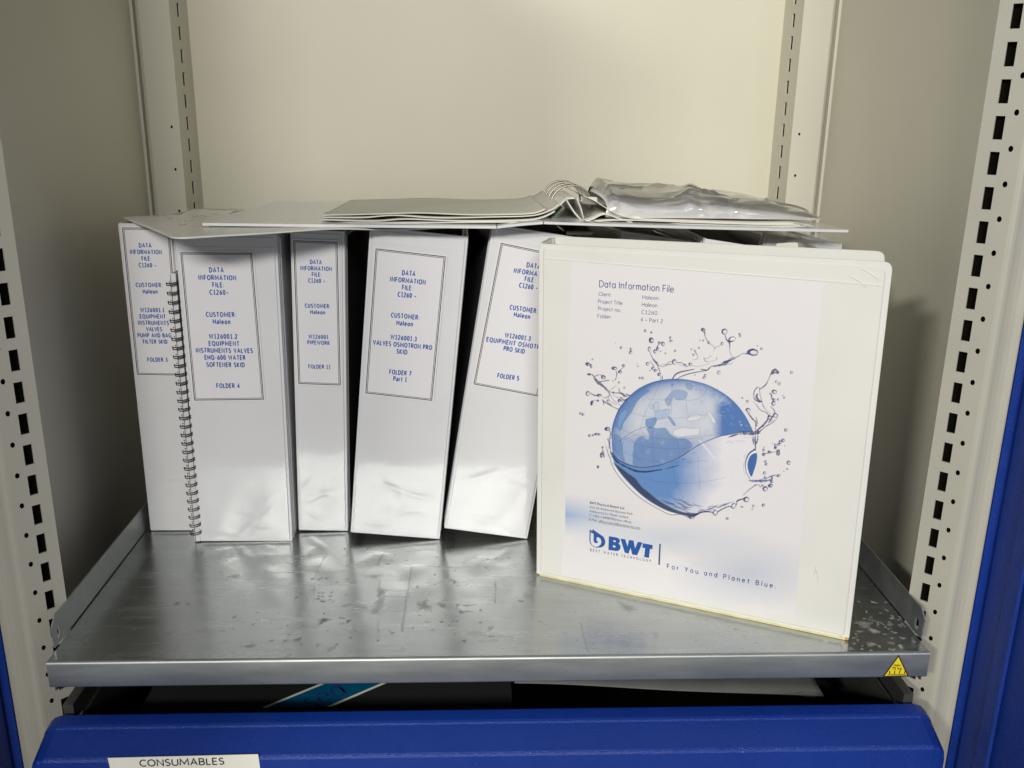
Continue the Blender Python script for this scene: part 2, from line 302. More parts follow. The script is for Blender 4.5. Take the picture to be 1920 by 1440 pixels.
# ---- a plain stroke alphabet: every glyph is a few lines and arcs on a cap height of 1
def _arc(cx, cy, rx, ry, a0, a1, n=9):
    return [(cx+rx*math.cos(math.radians(a0+(a1-a0)*k/n)), cy+ry*math.sin(math.radians(a0+(a1-a0)*k/n))) for k in range(n+1)]
_x = .70
GLY = {
 'A': (.64, [[(0, 0), (.32, 1), (.64, 0)], [(.12, .32), (.52, .32)]]), 'B': (.50, [[(0, 0), (0, 1), (.24, 1)]+_arc(.24, .76, .20, .24, 90, -90, 6)+[(0, .52)], [(.24, .52)]+_arc(.26, .26, .24, .26, 90, -90, 6)+[(0, 0)]]),
 'C': (.56, [_arc(.37, .5, .37, .5, 52, 308, 12)]), 'D': (.60, [[(0, 0), (0, 1), (.2, 1)]+_arc(.2, .5, .40, .5, 90, -90, 9)+[(0, 0)]]), 'E': (.42, [[(.42, 1), (0, 1), (0, 0), (.42, 0)], [(0, .52), (.38, .52)]]),
 'F': (.40, [[(.40, 1), (0, 1), (0, 0)], [(0, .5), (.36, .5)]]), 'G': (.60, [_arc(.38, .5, .38, .5, 50, 330, 12)+[(.62, .12), (.62, .46), (.40, .46)]]), 'H': (.56, [[(0, 0), (0, 1)], [(.56, 0), (.56, 1)], [(0, .52), (.56, .52)]]),
 'I': (.10, [[(.05, 0), (.05, 1)]]), 'J': (.28, [[(.28, 1), (.28, .2)]+_arc(.12, .2, .16, .2, 0, -110, 5)]), 'K': (.50, [[(0, 0), (0, 1)], [(.47, 1), (.03, .5), (.50, 0)]]), 'L': (.38, [[(0, 1), (0, 0), (.38, 0)]]),
 'M': (.82, [[(0, 0), (.05, 1), (.41, .22), (.77, 1), (.82, 0)]]), 'N': (.58, [[(0, 0), (0, 1), (.58, 0), (.58, 1)]]), 'O': (.70, [_arc(.35, .5, .35, .5, 90, 450, 16)]), 'P': (.46, [[(0, 0), (0, 1), (.22, 1)]+_arc(.22, .73, .24, .27, 90, -90, 7)+[(0, .46)]]),
 'Q': (.72, [_arc(.35, .5, .35, .5, 90, 450, 16), [(.40, .16), (.72, -.14)]]), 'R': (.50, [[(0, 0), (0, 1), (.22, 1)]+_arc(.22, .75, .23, .25, 90, -90, 7)+[(0, .50)], [(.26, .5), (.50, 0)]]),
 'S': (.44, [_arc(.23, .755, .21, .245, 35, 250, 8)+_arc(.22, .255, .22, .255, 75, -145, 8)]), 'T': (.52, [[(0, 1), (.52, 1)], [(.26, 1), (.26, 0)]]), 'U': (.56, [[(0, 1), (0, .3)]+_arc(.28, .28, .28, .28, 180, 360, 9)+[(.56, 1)]]),
 'V': (.60, [[(0, 1), (.30, 0), (.60, 1)]]), 'W': (.90, [[(0, 1), (.22, 0), (.45, .92), (.68, 0), (.90, 1)]]), 'X': (.54, [[(0, 0), (.52, 1)], [(0, 1), (.54, 0)]]), 'Y': (.54, [[(0, 1), (.27, .45), (.54, 1)], [(.27, .45), (.27, 0)]]),
 '0': (.46, [_arc(.23, .5, .23, .5, 90, 450, 14)]), '1': (.40, [[(.02, .80), (.22, .98), (.22, 0)], [(.02, 0), (.40, 0)]]), '2': (.44, [_arc(.21, .75, .20, .25, 160, -35, 7)+[(0, 0), (.44, 0)]]), '3': (.44, [_arc(.19, .76, .21, .24, 140, -80, 7)+_arc(.19, .26, .24, .26, 80, -145, 8)]),
 '4': (.50, [[(.36, 0), (.36, 1), (0, .28), (.50, .28)]]), '5': (.44, [[(.40, 1), (.04, 1), (.02, .55)]+_arc(.19, .30, .24, .30, 110, -140, 9)]), '6': (.46, [[(.38, .98), (.16, .72), (.02, .40)]+_arc(.23, .30, .22, .30, 160, 520, 14)]), '7': (.44, [[(0, 1), (.44, 1), (.14, 0)]]),
 '8': (.44, [_arc(.22, .76, .18, .24, 90, 450, 12), _arc(.22, .27, .22, .27, 90, 450, 12)]), '9': (.46, [_arc(.23, .70, .22, .30, 0, 360, 14), [(.45, .68), (.34, .28), (.10, .02)]]),
 ':': (.04, [[(.02, 0), (.02, .10)], [(.02, .54), (.02, .64)]]), '.': (.04, [[(.02, 0), (.02, .12)]]), '-': (.26, [[(0, .36), (.26, .36)]]), '–': (.44, [[(0, .38), (.44, .38)]]), ' ': (.16, []),
 'a': (.40, [_arc(.19, .33, .19, .33, 60, -300, 12)[0:0]+[(.03, .62)]+_arc(.20, .50, .19, .19, 110, 0, 5)+[(.39, 0)], [(.39, .38), (.16, .36)]+_arc(.16, .18, .16, .18, 90, 270, 7)+[(.39, .12)]]),
 '@a': (.44, [_arc(.22, .34, .22, .35, 0, 360, 14), [(.44, _x), (.44, 0)]]), 'b': (.46, [[(0, 1.05), (0, 0)], _arc(.23, .34, .22, .35, 0, 360, 14)]), 'c': (.36, [_arc(.24, .34, .24, .35, 50, 310, 10)]), 'd': (.46, [[(.45, 1.08), (.45, 0)], _arc(.22, .34, .22, .35, 0, 360, 14)]),
 'e': (.44, [[(.02, .36), (.43, .36)]+_arc(.22, .34, .22, .35, 0, 310, 11)]), 'f': (.30, [[(.10, 0), (.10, .85)]+_arc(.24, .86, .14, .2, 180, 80, 4), [(0, .66), (.27, .66)]]), 'g': (.44, [_arc(.22, .34, .22, .35, 0, 360, 14), [(.44, _x), (.44, -.1)]+_arc(.22, -.1, .22, .2, 0, -150, 6)]),
 'h': (.40, [[(0, 1.08), (0, 0)], [(0, .42)]+_arc(.20, .46, .20, .24, 170, 0, 6)+[(.40, 0)]]), 'i': (.04, [[(.02, 0), (.02, _x)], [(.02, .90), (.02, 1.0)]]), 'j': (.06, [[(.04, _x), (.04, -.26)], [(.04, .90), (.04, 1.0)]]), 'k': (.38, [[(0, 1.08), (0, 0)], [(.34, _x), (.03, .34), (.38, 0)]]),
 'l': (.02, [[(.01, 0), (.01, 1.08)]]), 'm': (.66, [[(0, 0), (0, _x)], [(0, .42)]+_arc(.165, .48, .165, .22, 170, 0, 5)+[(.33, 0)], [(.33, .44)]+_arc(.495, .48, .165, .22, 170, 0, 5)+[(.66, 0)]]), 'n': (.40, [[(0, 0), (0, _x)], [(0, .42)]+_arc(.20, .46, .20, .24, 170, 0, 6)+[(.40, 0)]]),
 'o': (.46, [_arc(.23, .34, .23, .35, 90, 450, 14)]), 'p': (.46, [[(0, -.3), (0, _x)], _arc(.23, .34, .22, .35, 0, 360, 14)]), 'r': (.26, [[(0, 0), (0, _x)], [(0, .44)]+_arc(.20, .44, .20, .24, 170, 80, 4)]), 's': (.32, [_arc(.16, .52, .13, .16, 50, 250, 6)+_arc(.16, .18, .15, .18, 70, -140, 6)]),
 't': (.28, [[(.12, .98), (.12, 0)], [(0, .66), (.27, .66)]]), 'u': (.40, [[(0, _x), (0, .24)]+_arc(.20, .22, .20, .22, 180, 360, 6)+[(.40, _x)], [(.40, .3), (.40, 0)]]), 'w': (.62, [[(0, _x), (.15, 0), (.31, .62), (.47, 0), (.62, _x)]]), 'x': (.40, [[(0, 0), (.38, _x)], [(0, _x), (.40, 0)]]), 'y': (.42, [[(0, _x), (.21, .02)], [(.42, _x), (.12, -.3)]]),
}
def stroke_text(s, wt, gap=.20, geo=False, r=1.0):
    """letters drawn as ribbons of width wt"""
    V = []; F = []; x = 0.0; lay = []
    for ch in s:
        w_, st_ = GLY['@a' if (geo and ch == 'a') else ch]
        for si, pl in enumerate(st_):
            P = [Vector(((x+p[0])*r, p[1])) for p in pl]; n = len(P); n0 = len(V)
            closed = (P[0]-P[-1]).length < 1e-4
            for i in range(n):
                if closed: a = P[i-1] if i > 0 else P[-2]; b = P[i+1] if i < n-1 else P[1]
                else: a = P[max(i-1, 0)]; b = P[min(i+1, n-1)]
                t1 = (P[i]-a); t2 = (b-P[i]); t1 = t1.normalized() if t1.length > 1e-6 else t2.normalized(); t2 = t2.normalized() if t2.length > 1e-6 else t1
                t = (t1+t2); t = t.normalized() if t.length > 1e-3 else t1
                nrm = Vector((-t.y, t.x)); k = 1/max(.45, abs(nrm.dot(Vector((-t1.y, t1.x)))))
                e = Vector((0, 0))
                if not closed and i in (0, n-1) and si > 0 or (not closed and i in (0, n-1) and ch in 'CGS'): pass
                V.append(P[i]+nrm*wt*.5*k+e); V.append(P[i]-nrm*wt*.5*k+e); lay += [si % 4, si % 4]
            for i in range(n-1): F.append((n0+2*i, n0+2*i+1, n0+2*i+3, n0+2*i+2))
        x += w_+gap+wt*.3
    return V, F, lay
def place_stroke(s, uc, vc, width, cap, fn, d, wt=.14, gap=.20, align='C', slope=0.0, geo=False):
    V0, F, lay = stroke_text(s, wt, gap, geo); r = (width/cap)/(max(v.x for v in V0)-min(v.x for v in V0))
    V0, F, lay = stroke_text(s, wt, gap, geo, r); x0 = min(v.x for v in V0); x1 = max(v.x for v in V0); sx = width/(x1-x0); sy = cap
    eps = (-.010 if abs(d) > .05 else .00001); V = []
    for v, l in zip(V0, lay):
        u = (v.x-(x0+x1)/2)*sx if align == 'C' else (v.x-x0)*sx
        V.append(fn(uc+u, vc-cap/2+v.y*sy+slope*u, d+eps*l))
    return V, F
def frame_rect(c, t, fn, d):
    """thin quadrilateral outline with corners c (TL,TR,BR,BL) and line width t"""
    cx = sum(p[0] for p in c)/4; cy = sum(p[1] for p in c)/4
    inn = [(p[0]+(t if p[0] < cx else -t), p[1]+(t if p[1] < cy else -t)) for p in c]
    V = [fn(*p, d) for p in c]+[fn(*p, d) for p in inn]
    return V, [(i, (i+1) % 4, (i+1) % 4+4, i+4) for i in range(4)]
def inset_rect(c, t):
    cx = sum(p[0] for p in c)/4; cy = sum(p[1] for p in c)/4
    return [(p[0]+(t if p[0] < cx else -t), p[1]+(t if p[1] < cy else -t)) for p in c]

# ------------------------------------------------------------------ the cabinet
cab = thing('storage_cabinet', 'beige metal storage cabinet with slotted uprights and blue open doors around the folders', 'cabinet')
ZB, ZT = -.42, .80
PITCH = .025
def perforated(fn, s0, s1, slot_s, slot_hw, zs, slot_hh, hole_s=None, hole_dz=0, hole_r=0, holes=None):
    """strip in (s,z) with real rectangular slots and round holes. fn(s,z)->xyz"""
    V = []; F = []
    def q(a, b, c, d):
        n = len(V); V.extend([fn(*a), fn(*b), fn(*c), fn(*d)]); F.append((n, n+1, n+2, n+3))
    sa, sb = slot_s-slot_hw, slot_s+slot_hw
    zs = sorted(zs); prev = ZB
    for z in zs:
        q((sa, prev), (sb, prev), (sb, z-slot_hh), (sa, z-slot_hh)); prev = z+slot_hh
    q((sa, prev), (sb, prev), (sb, ZT), (sa, ZT))
    def plain(a, b):
        if b-a > 1e-5: q((a, ZB), (b, ZB), (b, ZT), (a, ZT))
    def holed(a, b, hs, hz, r):
        prev = ZB; hh = min(hs-a, b-hs)*.98; c = (a, b)
        for z in sorted(hz):
            q((a, prev), (b, prev), (b, z-hh), (a, z-hh)); prev = z+hh
            N = 16; n = len(V)
            for k in range(N):
                an = 2*math.pi*k/N; V.append(fn(hs+r*math.cos(an)*.75, z+r*math.sin(an)))
            for k in range(N):
                an = 2*math.pi*k/N; cx, sy = math.cos(an), math.sin(an); m = max(abs(cx), abs(sy))
                cx /= m; sy /= m
                uu = hs+(b-hs)*cx if cx > 0 else hs+(hs-a)*cx
                V.append(fn(uu, z+hh*sy))
            for k in range(N):
                j = (k+1) % N; F.append((n+k, n+N+k, n+N+j, n+j))
        q((a, prev), (b, prev), (b, ZT), (a, ZT))
    if hole_s is None: plain(s0, sa); plain(sb, s1)
    else:
        plain(s0, sa)
        hz = [z+hole_dz for z in zs] if holes is None else holes
        holed(sb, s1, hole_s, hz, hole_r)
    # slot walls for thickness
    t = .0014
    return V, F
for sx in (-1, 1):
    # front upright: 45 degree slotted face, rolled edge, outer flange
    zs = [.48232+.0-k*PITCH for k in range(-12, 36)]
    def ff(s, z, sx=sx, o=0.0): return (sx*(.35907+s*.70711+o*.7071), -s*.70711+o*.7071, z)
    g = perforated(ff, -.0124, .0172, 0.0, .0033, zs, .0082, .0102, .0107, .0022)
    walls = []
    for z in zs:   # sheet thickness seen in the slots
        for (a, b) in (((-.0033, z-.0082), (-.0033, z+.0082)), ((.0033, z-.0082), (.0033, z+.0082)), ((-.0033, z-.0082), (.0033, z-.0082)), ((-.0033, z+.0082), (.0033, z+.0082))):
            walls.append(([ff(*a), ff(*b), ff(*b, o=.0015), ff(*a, o=.0015)], [(0, 1, 2, 3)]))
    roll = [ (.35907+.0172*.70711, -.0172*.70711), (.3730, -.0134), (.3748, -.0140), (.3770, -.0138), (.3800, -.0128), (.3840, -.0120), (.3880, -.0120), (.3905, -.0128), (.3925, -.0142), (.3938, -.0138), (.3943, -.0120), (.3943, .010)]
    r = extrude_profile(roll, (ZB, ZT), lambda p, s: (sx*p[0], p[1], s))
    ret = extrude_profile([(.35907-.0124*.70711, .0124*.70711), (.3512, .0108), (.3560, .0135), (.4015, .0135)], (ZB, ZT), lambda p, s: (sx*p[0], p[1], s))
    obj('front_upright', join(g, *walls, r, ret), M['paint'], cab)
    obj('slot_shade_sheet', extrude_profile([(.3575, .0095), (.378, -.0085)], (ZB, ZT), lambda p, s: (sx*p[0], p[1], s)), M['slot_shade'], cab)  # sheet added behind the slots so they read as shaded
    # rear upright: inward face with slots, front face with fixing holes, outer return
    zb = [.51634-k*PITCH for k in range(-11, 37)]
    g1 = perforated(lambda s, z: (sx*.3577, s, z), .447, .517, .4805, .0046, zb, .0075)
    V = []; F = []
    g2 = perforated(lambda s, z: (sx*s, .447, z), .3577, .392, .3600, .0008, [ZB+.01], .002, .3667, 0, .0017, holes=[.388-.048*k for k in range(-1, 16) if k not in (-1,)])
    wl = []
    for z in zb:
        for (a, b) in (((.4759, z-.0075), (.4759, z+.0075)), ((.4851, z-.0075), (.4851, z+.0075)), ((.4759, z-.0075), (.4851, z-.0075)), ((.4759, z+.0075), (.4851, z+.0075))):
            wl.append(([(sx*.3577, a[0], a[1]), (sx*.3577, b[0], b[1]), (sx*.3592, b[0], b[1]), (sx*.3592, a[0], a[1])], [(0, 1, 2, 3)]))
    r2 = extrude_profile([(.392, .447), (.3925, .4475), (.3925, .4585), (.3985, .4585), (.3985, .448), (.3998, .4475), (.4015, .4475)], (ZB, ZT), lambda p, s: (sx*p[0], p[1], s))
    obj('rear_upright', join(g1, g2, *wl, r2), M['paint_lit_side'], cab)
    obj('slot_shade_sheet', extrude_profile([(.3645, .5165), (.3645, .4535), (.392, .4535)], (ZB, ZT), lambda p, s: (sx*p[0], p[1], s)), M['slot_shade'], cab)
    obj('side_panel', box(*sorted((sx*.4015, sx*.4035)), -.010, .52, ZB, ZT), M['paint_lit_side'], cab)
    # blue carcass edge and opened door leaf
    xs = sorted((sx*.3950, sx*.4115))
    obj('blue_frame', join(box(xs[0], xs[1], -.0135, .01, ZB, ZT)), M['blue'], cab)
    door = bpy.data.objects.new('door', None)
    V, F = slab(round_poly([(0, 0), (.42, 0), (.42, .020), (0, .020)], .003, 4), ZB, ZT,
                lambda u, v, d: (sx*(.4005+v+u*.04), -.0165-u, d))
    dl = obj('door', (V, F), M['blue'], cab)
    obj('door_rim', extrude_profile([(.006, 0.0), (.0075, -.0016), (.022, -.0016), (.024, 0.0)], (ZB+.01, ZT-.01), lambda p, s: (sx*(.4004+p[1]*1.0+p[0]*.04), -.0165-p[0]-.02, s)), M['blue'], dl)
obj('back_panel', box(-.4015, .4015, .5172, .519, ZB, ZT), M['paint_lit_back'], cab)
obj('top_panel', box(-.4015, .4015, -.006, .517, .735, .755), M['paint_lit_side'], cab)
# bottom panel of the cabinet
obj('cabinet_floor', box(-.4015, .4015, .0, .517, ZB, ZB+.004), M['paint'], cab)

# ------------------------------------------------------------------ the galvanised shelf
shelf = thing('cabinet_shelf', 'galvanised steel shelf with dark stains and a yellow load sticker under the folders', 'shelf')
XS = .3500
xsn = np.linspace(-XS+.0005, XS-.0005, 701)
ysn = np.concatenate([np.linspace(-.0362, .20, 237), np.linspace(.21, .44, 20)])
GX, GY = np.meshgrid(xsn, ysn)
dark = np.zeros_like(GX); lite = np.zeros_like(GX)
rs = np.random.RandomState(3)
def blot(arr, cx, cy, rx, ry, amt, soft=.5, rough=.5):
    m = (abs(GX-cx) < rx*2.2) & (abs(GY-cy) < ry*2.2)
    if not m.any(): return
    x = (GX[m]-cx)/rx; y = (GY[m]-cy)/ry; a = np.arctan2(y, x)
    ph = rs.rand(4)*6.28
    r = np.sqrt(x*x+y*y)*(1+rough*(.35*np.sin(2*a+ph[0])+.25*np.sin(3*a+ph[1])+.2*np.sin(5*a+ph[2])+.15*np.sin(9*a+ph[3]))) + rs.randn(m.sum())*.22
    v = np.clip((1+soft-r)/(2*soft), 0, 1)*amt
    arr[m] = np.maximum(arr[m], v)
def pblot(arr, x, y, rx, ry, amt, **k):   # measured in the photograph, laid on the shelf top
    a = on_z(x, y); b = on_z(x+rx, y); c = on_z(x, y+ry); d = on_z(x, y-ry)
    blot(arr, a.x, a.y, max(abs(b.x-a.x)*.72, .0009), max((d.y-c.y)/2*.8, .0009), amt*.92, rough=.62, **k)
def pline(arr, pts, wd, amt):
    Q = [on_z(*p) for p in pts]; amt *= .6
    for a, b in zip(Q[:-1], Q[1:]):
        d = np.array([b.x-a.x, b.y-a.y]); L = np.hypot(*d); t = np.clip(((GX-a.x)*d[0]+(GY-a.y)*d[1])/L**2, 0, 1)
        dist = np.hypot(GX-a.x-t*d[0], GY-a.y-t*d[1]); v = np.clip(1.4-dist/wd, 0, 1)*amt
        arr[:] = np.maximum(arr, v)
Z1 = lambda x, y: (500+x/3.692, 1040+y/3.692)
for x, y, rx, ry, a in ((395, 455, 32, 17, .8), (215, 588, 26, 17, .75), (135, 595, 20, 9, .6), (565, 457, 17, 9, .85), (385, 323, 17, 6, .8), (355, 307, 11, 6, .75), (358, 287, 9, 4, .7),
    (385, 290, 9, 4, .6), (442, 287, 8, 5, .8), (437, 312, 9, 4, .7), (458, 323, 9, 4, .7), (362, 265, 7, 3, .7), (392, 267, 6, 3, .6), (450, 262, 6, 4, .6), (315, 167, 8, 3, .7), (375, 162, 5, 3, .6), (413, 162, 7, 3, .7), (360, 174, 5, 3, .6),
    (487, 190, 10, 4, .5), (398, 405, 12, 5, .6), (510, 437, 8, 4, .7), (535, 443, 6, 4, .6), (790, 262, 36, 22, .5), (785, 330, 40, 45, .33), (760, 385, 36, 25, .36), (750, 150, 40, 16, .4),
    (1090, 355, 52, 30, .5), (1130, 372, 30, 18, .3), (1220, 352, 36, 13, .5), (1062, 420, 8, 5, .8), (1213, 467, 12, 7, .8), (1290, 465, 9, 4, .7), (1315, 462, 14, 4, .7), (1112, 466, 30, 5, .5),
    (1368, 597, 15, 8, .9), (1480, 383, 9, 4, .9), (1300, 190, 14, 11, .6), (1278, 173, 6, 4, .7), (1345, 397, 22, 17, .5), (1320, 352, 14, 7, .6), (1390, 352, 40, 5, .5), (1400, 392, 30, 8, .4), (1545, 510, 26, 15, .35),
    (840, 65, 13, 4, .8), (870, 541, 10, 5, .8), (853, 530, 5, 4, .6), (770, 597, 8, 5, .8), (772, 523, 7, 4, .6), (1042, 220, 14, 8, .5), (1760, 321, 24, 7, .5), (1815, 285, 50, 18, .25), (1892, 461, 9, 4, .8), (1675, 20, 9, 4, .8),
    (1527, 36, 6, 3, .7), (1518, 91, 6, 3, .8), (1300, 112, 6, 3, .5), (1165, 137, 12, 6, .35), (435, 655, 34, 20, .3), (485, 620, 10, 7, .5), (352, 630, 11, 6, .5), (205, 298, 12, 5, .6), (275, 312, 14, 5, .5), (140, 492, 8, 4, .6), (240, 617, 11, 5, .6), (155, 552, 5, 3, .5),
    (1200, 335, 7, 4, .6), (1230, 313, 7, 4, .5), (1113, 316, 8, 5, .5), (1010, 512, 8, 4, .4), (1150, 522, 16, 7, .4), (1478, 470, 7, 4, .7), (1550, 566, 26, 4, .6), (1450, 545, 80, 22, .2), (590, 745, 26, 4, .8), (590, 728, 10, 5, .5), (30, 470, 8, 3, .4)):
    pblot(dark, *Z1(x, y), rx/3.692, ry/3.692, a)
for pts, wd, a in (([(1000, 85), (985, 230), (966, 300), (940, 530)], .0009, .4), ([(945, 420), (940, 530)], .0012, .4), ([(1583, 178), (1583, 335)], .0007, .5), ([(783, 170), (778, 300), (770, 600)], .0008, .3), ([(805, 0), (765, 72)], .001, .45),
    ([(830, 290), (990, 291)], .0008, .35), ([(530, 355), (580, 345), (685, 368)], .002, .4), ([(1465, 601), (1600, 592)], .0006, .6), ([(1600, 565), (1700, 566)], .0007, .4), ([(420, 0), (340, 110)], .0009, .25), ([(340, 110), (320, 330)], .0008, .2), ([(130, 715), (165, 690)], .0015, .4), ([(390, 40), (405, 0)], .0008, .3)):
    pline(dark, [Z1(*p) for p in pts], wd, a)
for x, y, rx, ry, a in ((508, 1202, 4, 2.5, .5), (440, 1157, 4, 2.5, .55), (475, 1171, 3.5, 2.5, .4), (440, 1081, 14, 3, .4), (332, 1132, 7, 3, .4), (352, 1132, 6, 3, .35), (466, 1212, 12, 3, .5), (425, 1052, 3, 1.5, .4), (413, 1073, 2, 1, .5), (1177, 1140, 12, 9, .35), (1230, 1190, 9, 5, .2), (1180, 1232, 5, 2, .3), (1380, 1180, 4, 2, .4)):
    pblot(dark, x, y, rx, ry, a)
pline(dark, [(1089, 1168), (1096, 1200), (1103, 1222)], .0007, .4)
Z2 = lambda x, y: (1280+x/3, 960+y/3)
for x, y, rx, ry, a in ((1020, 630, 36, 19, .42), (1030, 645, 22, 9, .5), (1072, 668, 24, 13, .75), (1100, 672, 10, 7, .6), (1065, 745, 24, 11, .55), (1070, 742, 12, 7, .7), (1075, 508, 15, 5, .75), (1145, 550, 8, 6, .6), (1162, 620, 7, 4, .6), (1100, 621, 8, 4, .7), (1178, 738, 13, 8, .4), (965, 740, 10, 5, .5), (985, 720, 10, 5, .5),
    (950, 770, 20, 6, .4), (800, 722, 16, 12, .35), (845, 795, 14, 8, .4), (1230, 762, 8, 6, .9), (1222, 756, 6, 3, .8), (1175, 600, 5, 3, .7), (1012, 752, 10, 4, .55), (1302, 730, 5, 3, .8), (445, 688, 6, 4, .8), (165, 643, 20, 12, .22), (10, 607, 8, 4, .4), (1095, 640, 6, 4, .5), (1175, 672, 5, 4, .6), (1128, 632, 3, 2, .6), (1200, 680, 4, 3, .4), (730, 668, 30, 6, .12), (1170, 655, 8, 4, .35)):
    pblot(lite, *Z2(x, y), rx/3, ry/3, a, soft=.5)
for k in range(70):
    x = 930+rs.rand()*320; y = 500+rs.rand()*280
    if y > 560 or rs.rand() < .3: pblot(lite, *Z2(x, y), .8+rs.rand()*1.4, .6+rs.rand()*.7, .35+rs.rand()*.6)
for k in range(260):
    x = rs.uniform(-.33, .33); y = rs.uniform(-.03, .17); blot(dark, x, y, rs.uniform(.0007, .0016), rs.uniform(.0006, .001), rs.uniform(.08, .3))
for k in range(60):
    x = rs.uniform(-.30, .30); y = rs.uniform(-.03, .15); blot(dark, x, y, rs.uniform(.004, .012), rs.uniform(.003, .007), rs.uniform(.02, .06), soft=.9)
V = np.stack([GX.ravel(), GY.ravel(), np.zeros(GX.size)], 1)
nx, ny = len(xsn), len(ysn)
idx = (np.arange(ny-1)[:, None]*nx+np.arange(nx-1)[None, :]).ravel()
F = np.stack([idx, idx+1, idx+nx+1, idx+nx], 1)
def big_mesh(name, V, F):
    me = bpy.data.meshes.new(name); me.vertices.add(len(V)); me.vertices.foreach_set('co', V.astype(np.float32).ravel())
    me.loops.add(F.size); me.loops.foreach_set('vertex_index', F.astype(np.int32).ravel())
    me.polygons.add(len(F)); me.polygons.foreach_set('loop_start', np.arange(0, F.size, 4, dtype=np.int32))
    me.update(calc_edges=True); return me
def paint(me, name, rgb):
    ca = me.color_attributes.new(name, 'FLOAT_COLOR', 'POINT')
    a = np.ones((len(rgb), 4), np.float32); a[:, :3] = rgb; ca.data.foreach_set('color', a.ravel())
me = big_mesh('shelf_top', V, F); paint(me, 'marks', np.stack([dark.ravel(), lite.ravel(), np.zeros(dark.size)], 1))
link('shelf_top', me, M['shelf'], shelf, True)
lipprof = [(-.0362, -.0001)]+[(-.0362-.0025*math.sin(a), -.0025+.0024*math.cos(a)) for a in (.4, .8, 1.2, 1.57)]+[(-.0387, -.0215), (-.0383, -.0226), (-.0375, -.0229), (-.020, -.0229), (-.020, -.0215)]
obj('front_lip', extrude_profile(lipprof, np.linspace(-XS, XS, 60), lambda p, s: (s, p[0], p[1])), M['lip'], shelf, True)
for sx in (-1, 1):
    obj('lip_end', slab([(-.0385, -.0226), (-.0385, -.002), (-.036, -.0003), (-.022, -.0003), (-.022, -.0226)], 0, .0012, lambda u, v, d: (sx*(XS-.0013+d), u, v)), M['lip'], shelf)
    # upturned side flange with chamfered front corner and a punched slot
    hz, hy = .0095, -.0105
    outer = [(-.0205, .0012), (-.0215, .0195), (-.0135, .0265), (.44, .0265), (.44, .0012)]
    hole = [(hy-.0032, hz-.0035), (hy-.0032, hz+.0035), (hy, hz+.0055), (hy+.0032, hz+.0035), (hy+.0032, hz-.0035), (hy, hz-.0055)]
    def fl(u, v, d): return (sx*(XS+.0002+d-.06*max(0, .0)), u, v)
    bm = bmesh.new()
    fo = [bm.verts.new((*p, 0)) for p in outer]; ho = [bm.verts.new((*p, 0)) for p in hole]
    es = [bm.edges.new((fo[i], fo[(i+1) % 5])) for i in range(5)]+[bm.edges.new((ho[i], ho[(i+1) % 6])) for i in range(6)]
    bmesh.ops.triangle_fill(bm, use_beauty=True, edges=es)
    bm.verts.index_update(); vs = [v.co.copy() for v in bm.verts]; fs = [tuple(v.index for v in f.verts) for f in bm.faces]; bm.free()
    n = len(vs); VV = [fl(v.x, v.y, 0) for v in vs]+[fl(v.x, v.y, .0012) for v in vs]
    FF = fs+[tuple(i+n for i in f) for f in fs]
    for a, k in ((0, 5), (5, 6)):
        for i in range(k): j = a+(i+1) % k; FF.append((a+i, j, j+n, a+i+n))
    obj('side_flange', (VV, FF), M['lip'], shelf)
    obj('under_skirt', box(*sorted((sx*.3470, sx*.3485)), -.034, .43, -.0285, -.0006), M['galv'], shelf)
# yellow triangular load sticker
def ly(u, v, d): return (u, -.03872-d, v)
tri = [(.3134, -.0222), (.3352, -.0219), (.3241, -.0016)]
st = obj('load_sticker', slab(round_poly(tri, .0008, 3), 0, .00015, ly), M['ink_black'], shelf)
st['label'] = 'yellow warning triangle reading max. 75 kg'
def shrink(t, k): 
    c = (sum(p[0] for p in t)/3, sum(p[1] for p in t)/3); return [(c[0]+(p[0]-c[0])*k, c[1]+(p[1]-c[1])*k) for p in t]
obj('sticker_face', slab(shrink(tri, .84), .00016, .00024, ly), M['yellow'], st)
pr = [place_stroke('max.', .3243, -.0112, .0060, .0020, ly, .00030, wt=.22, gap=.12), place_stroke('75 kg', .3242, -.0142, .0080, .0021, ly, .00030, wt=.22, gap=.12)]
for k in range(4): pr.append(slab([(.3184+k*.0041, -.0194), (.3192+k*.0041, -.0194), (.3192+k*.0041+(k-1.2)*.00012, -.0163), (.3184+k*.0041+(k-1.2)*.00012, -.0163)], .00026, .00030, ly))
pr.append(slab([(.3172, -.0204), (.3322, -.0203), (.3322, -.0197), (.3172, -.0198)], .00026, .00030, ly))
obj('sticker_print', join(*pr), M['ink_black'], st)

# ------------------------------------------------------------------ blue drawer below
dprof = [(-.034, -.42), (-.034, -.0515), (-.0355, -.0495), (-.0375, -.0487), (-.0480, -.0500), (-.0500, -.0508), (-.0512, -.0518), (-.0735, -.0600), (-.0748, -.0610), (-.0755, -.0630), (-.0755, -.30)]
dz = -.0007
V = []; F = []
xs = [-.3560, -.3545, -.3500, -.3440] ; dr = [.012, .0065, .002, 0]
XX = []
for x, d in zip(xs, dr): XX.append((x, d))
for x in np.linspace(-.33, .33, 12): XX.append((x, 0))
for x, d in zip(reversed(xs), reversed(dr)): XX.append((-x, d))
n = len(dprof)
for x, d in XX:
    for (y, z) in dprof:
        V.append((x, y+(0 if y > -.036 else d*.25), z-d*(1.0 if z > -.07 else .2)+dz))
for k in range(len(XX)-1):
    for i in range(n-1): F.append((k*n+i, k*n+i+1, (k+1)*n+i+1, (k+1)*n+i))
F.append(tuple(range(n))); F.append(tuple(range((len(XX)-1)*n, len(XX)*n)))
drawer = obj('drawer', (V, F), M['blue'], cab)
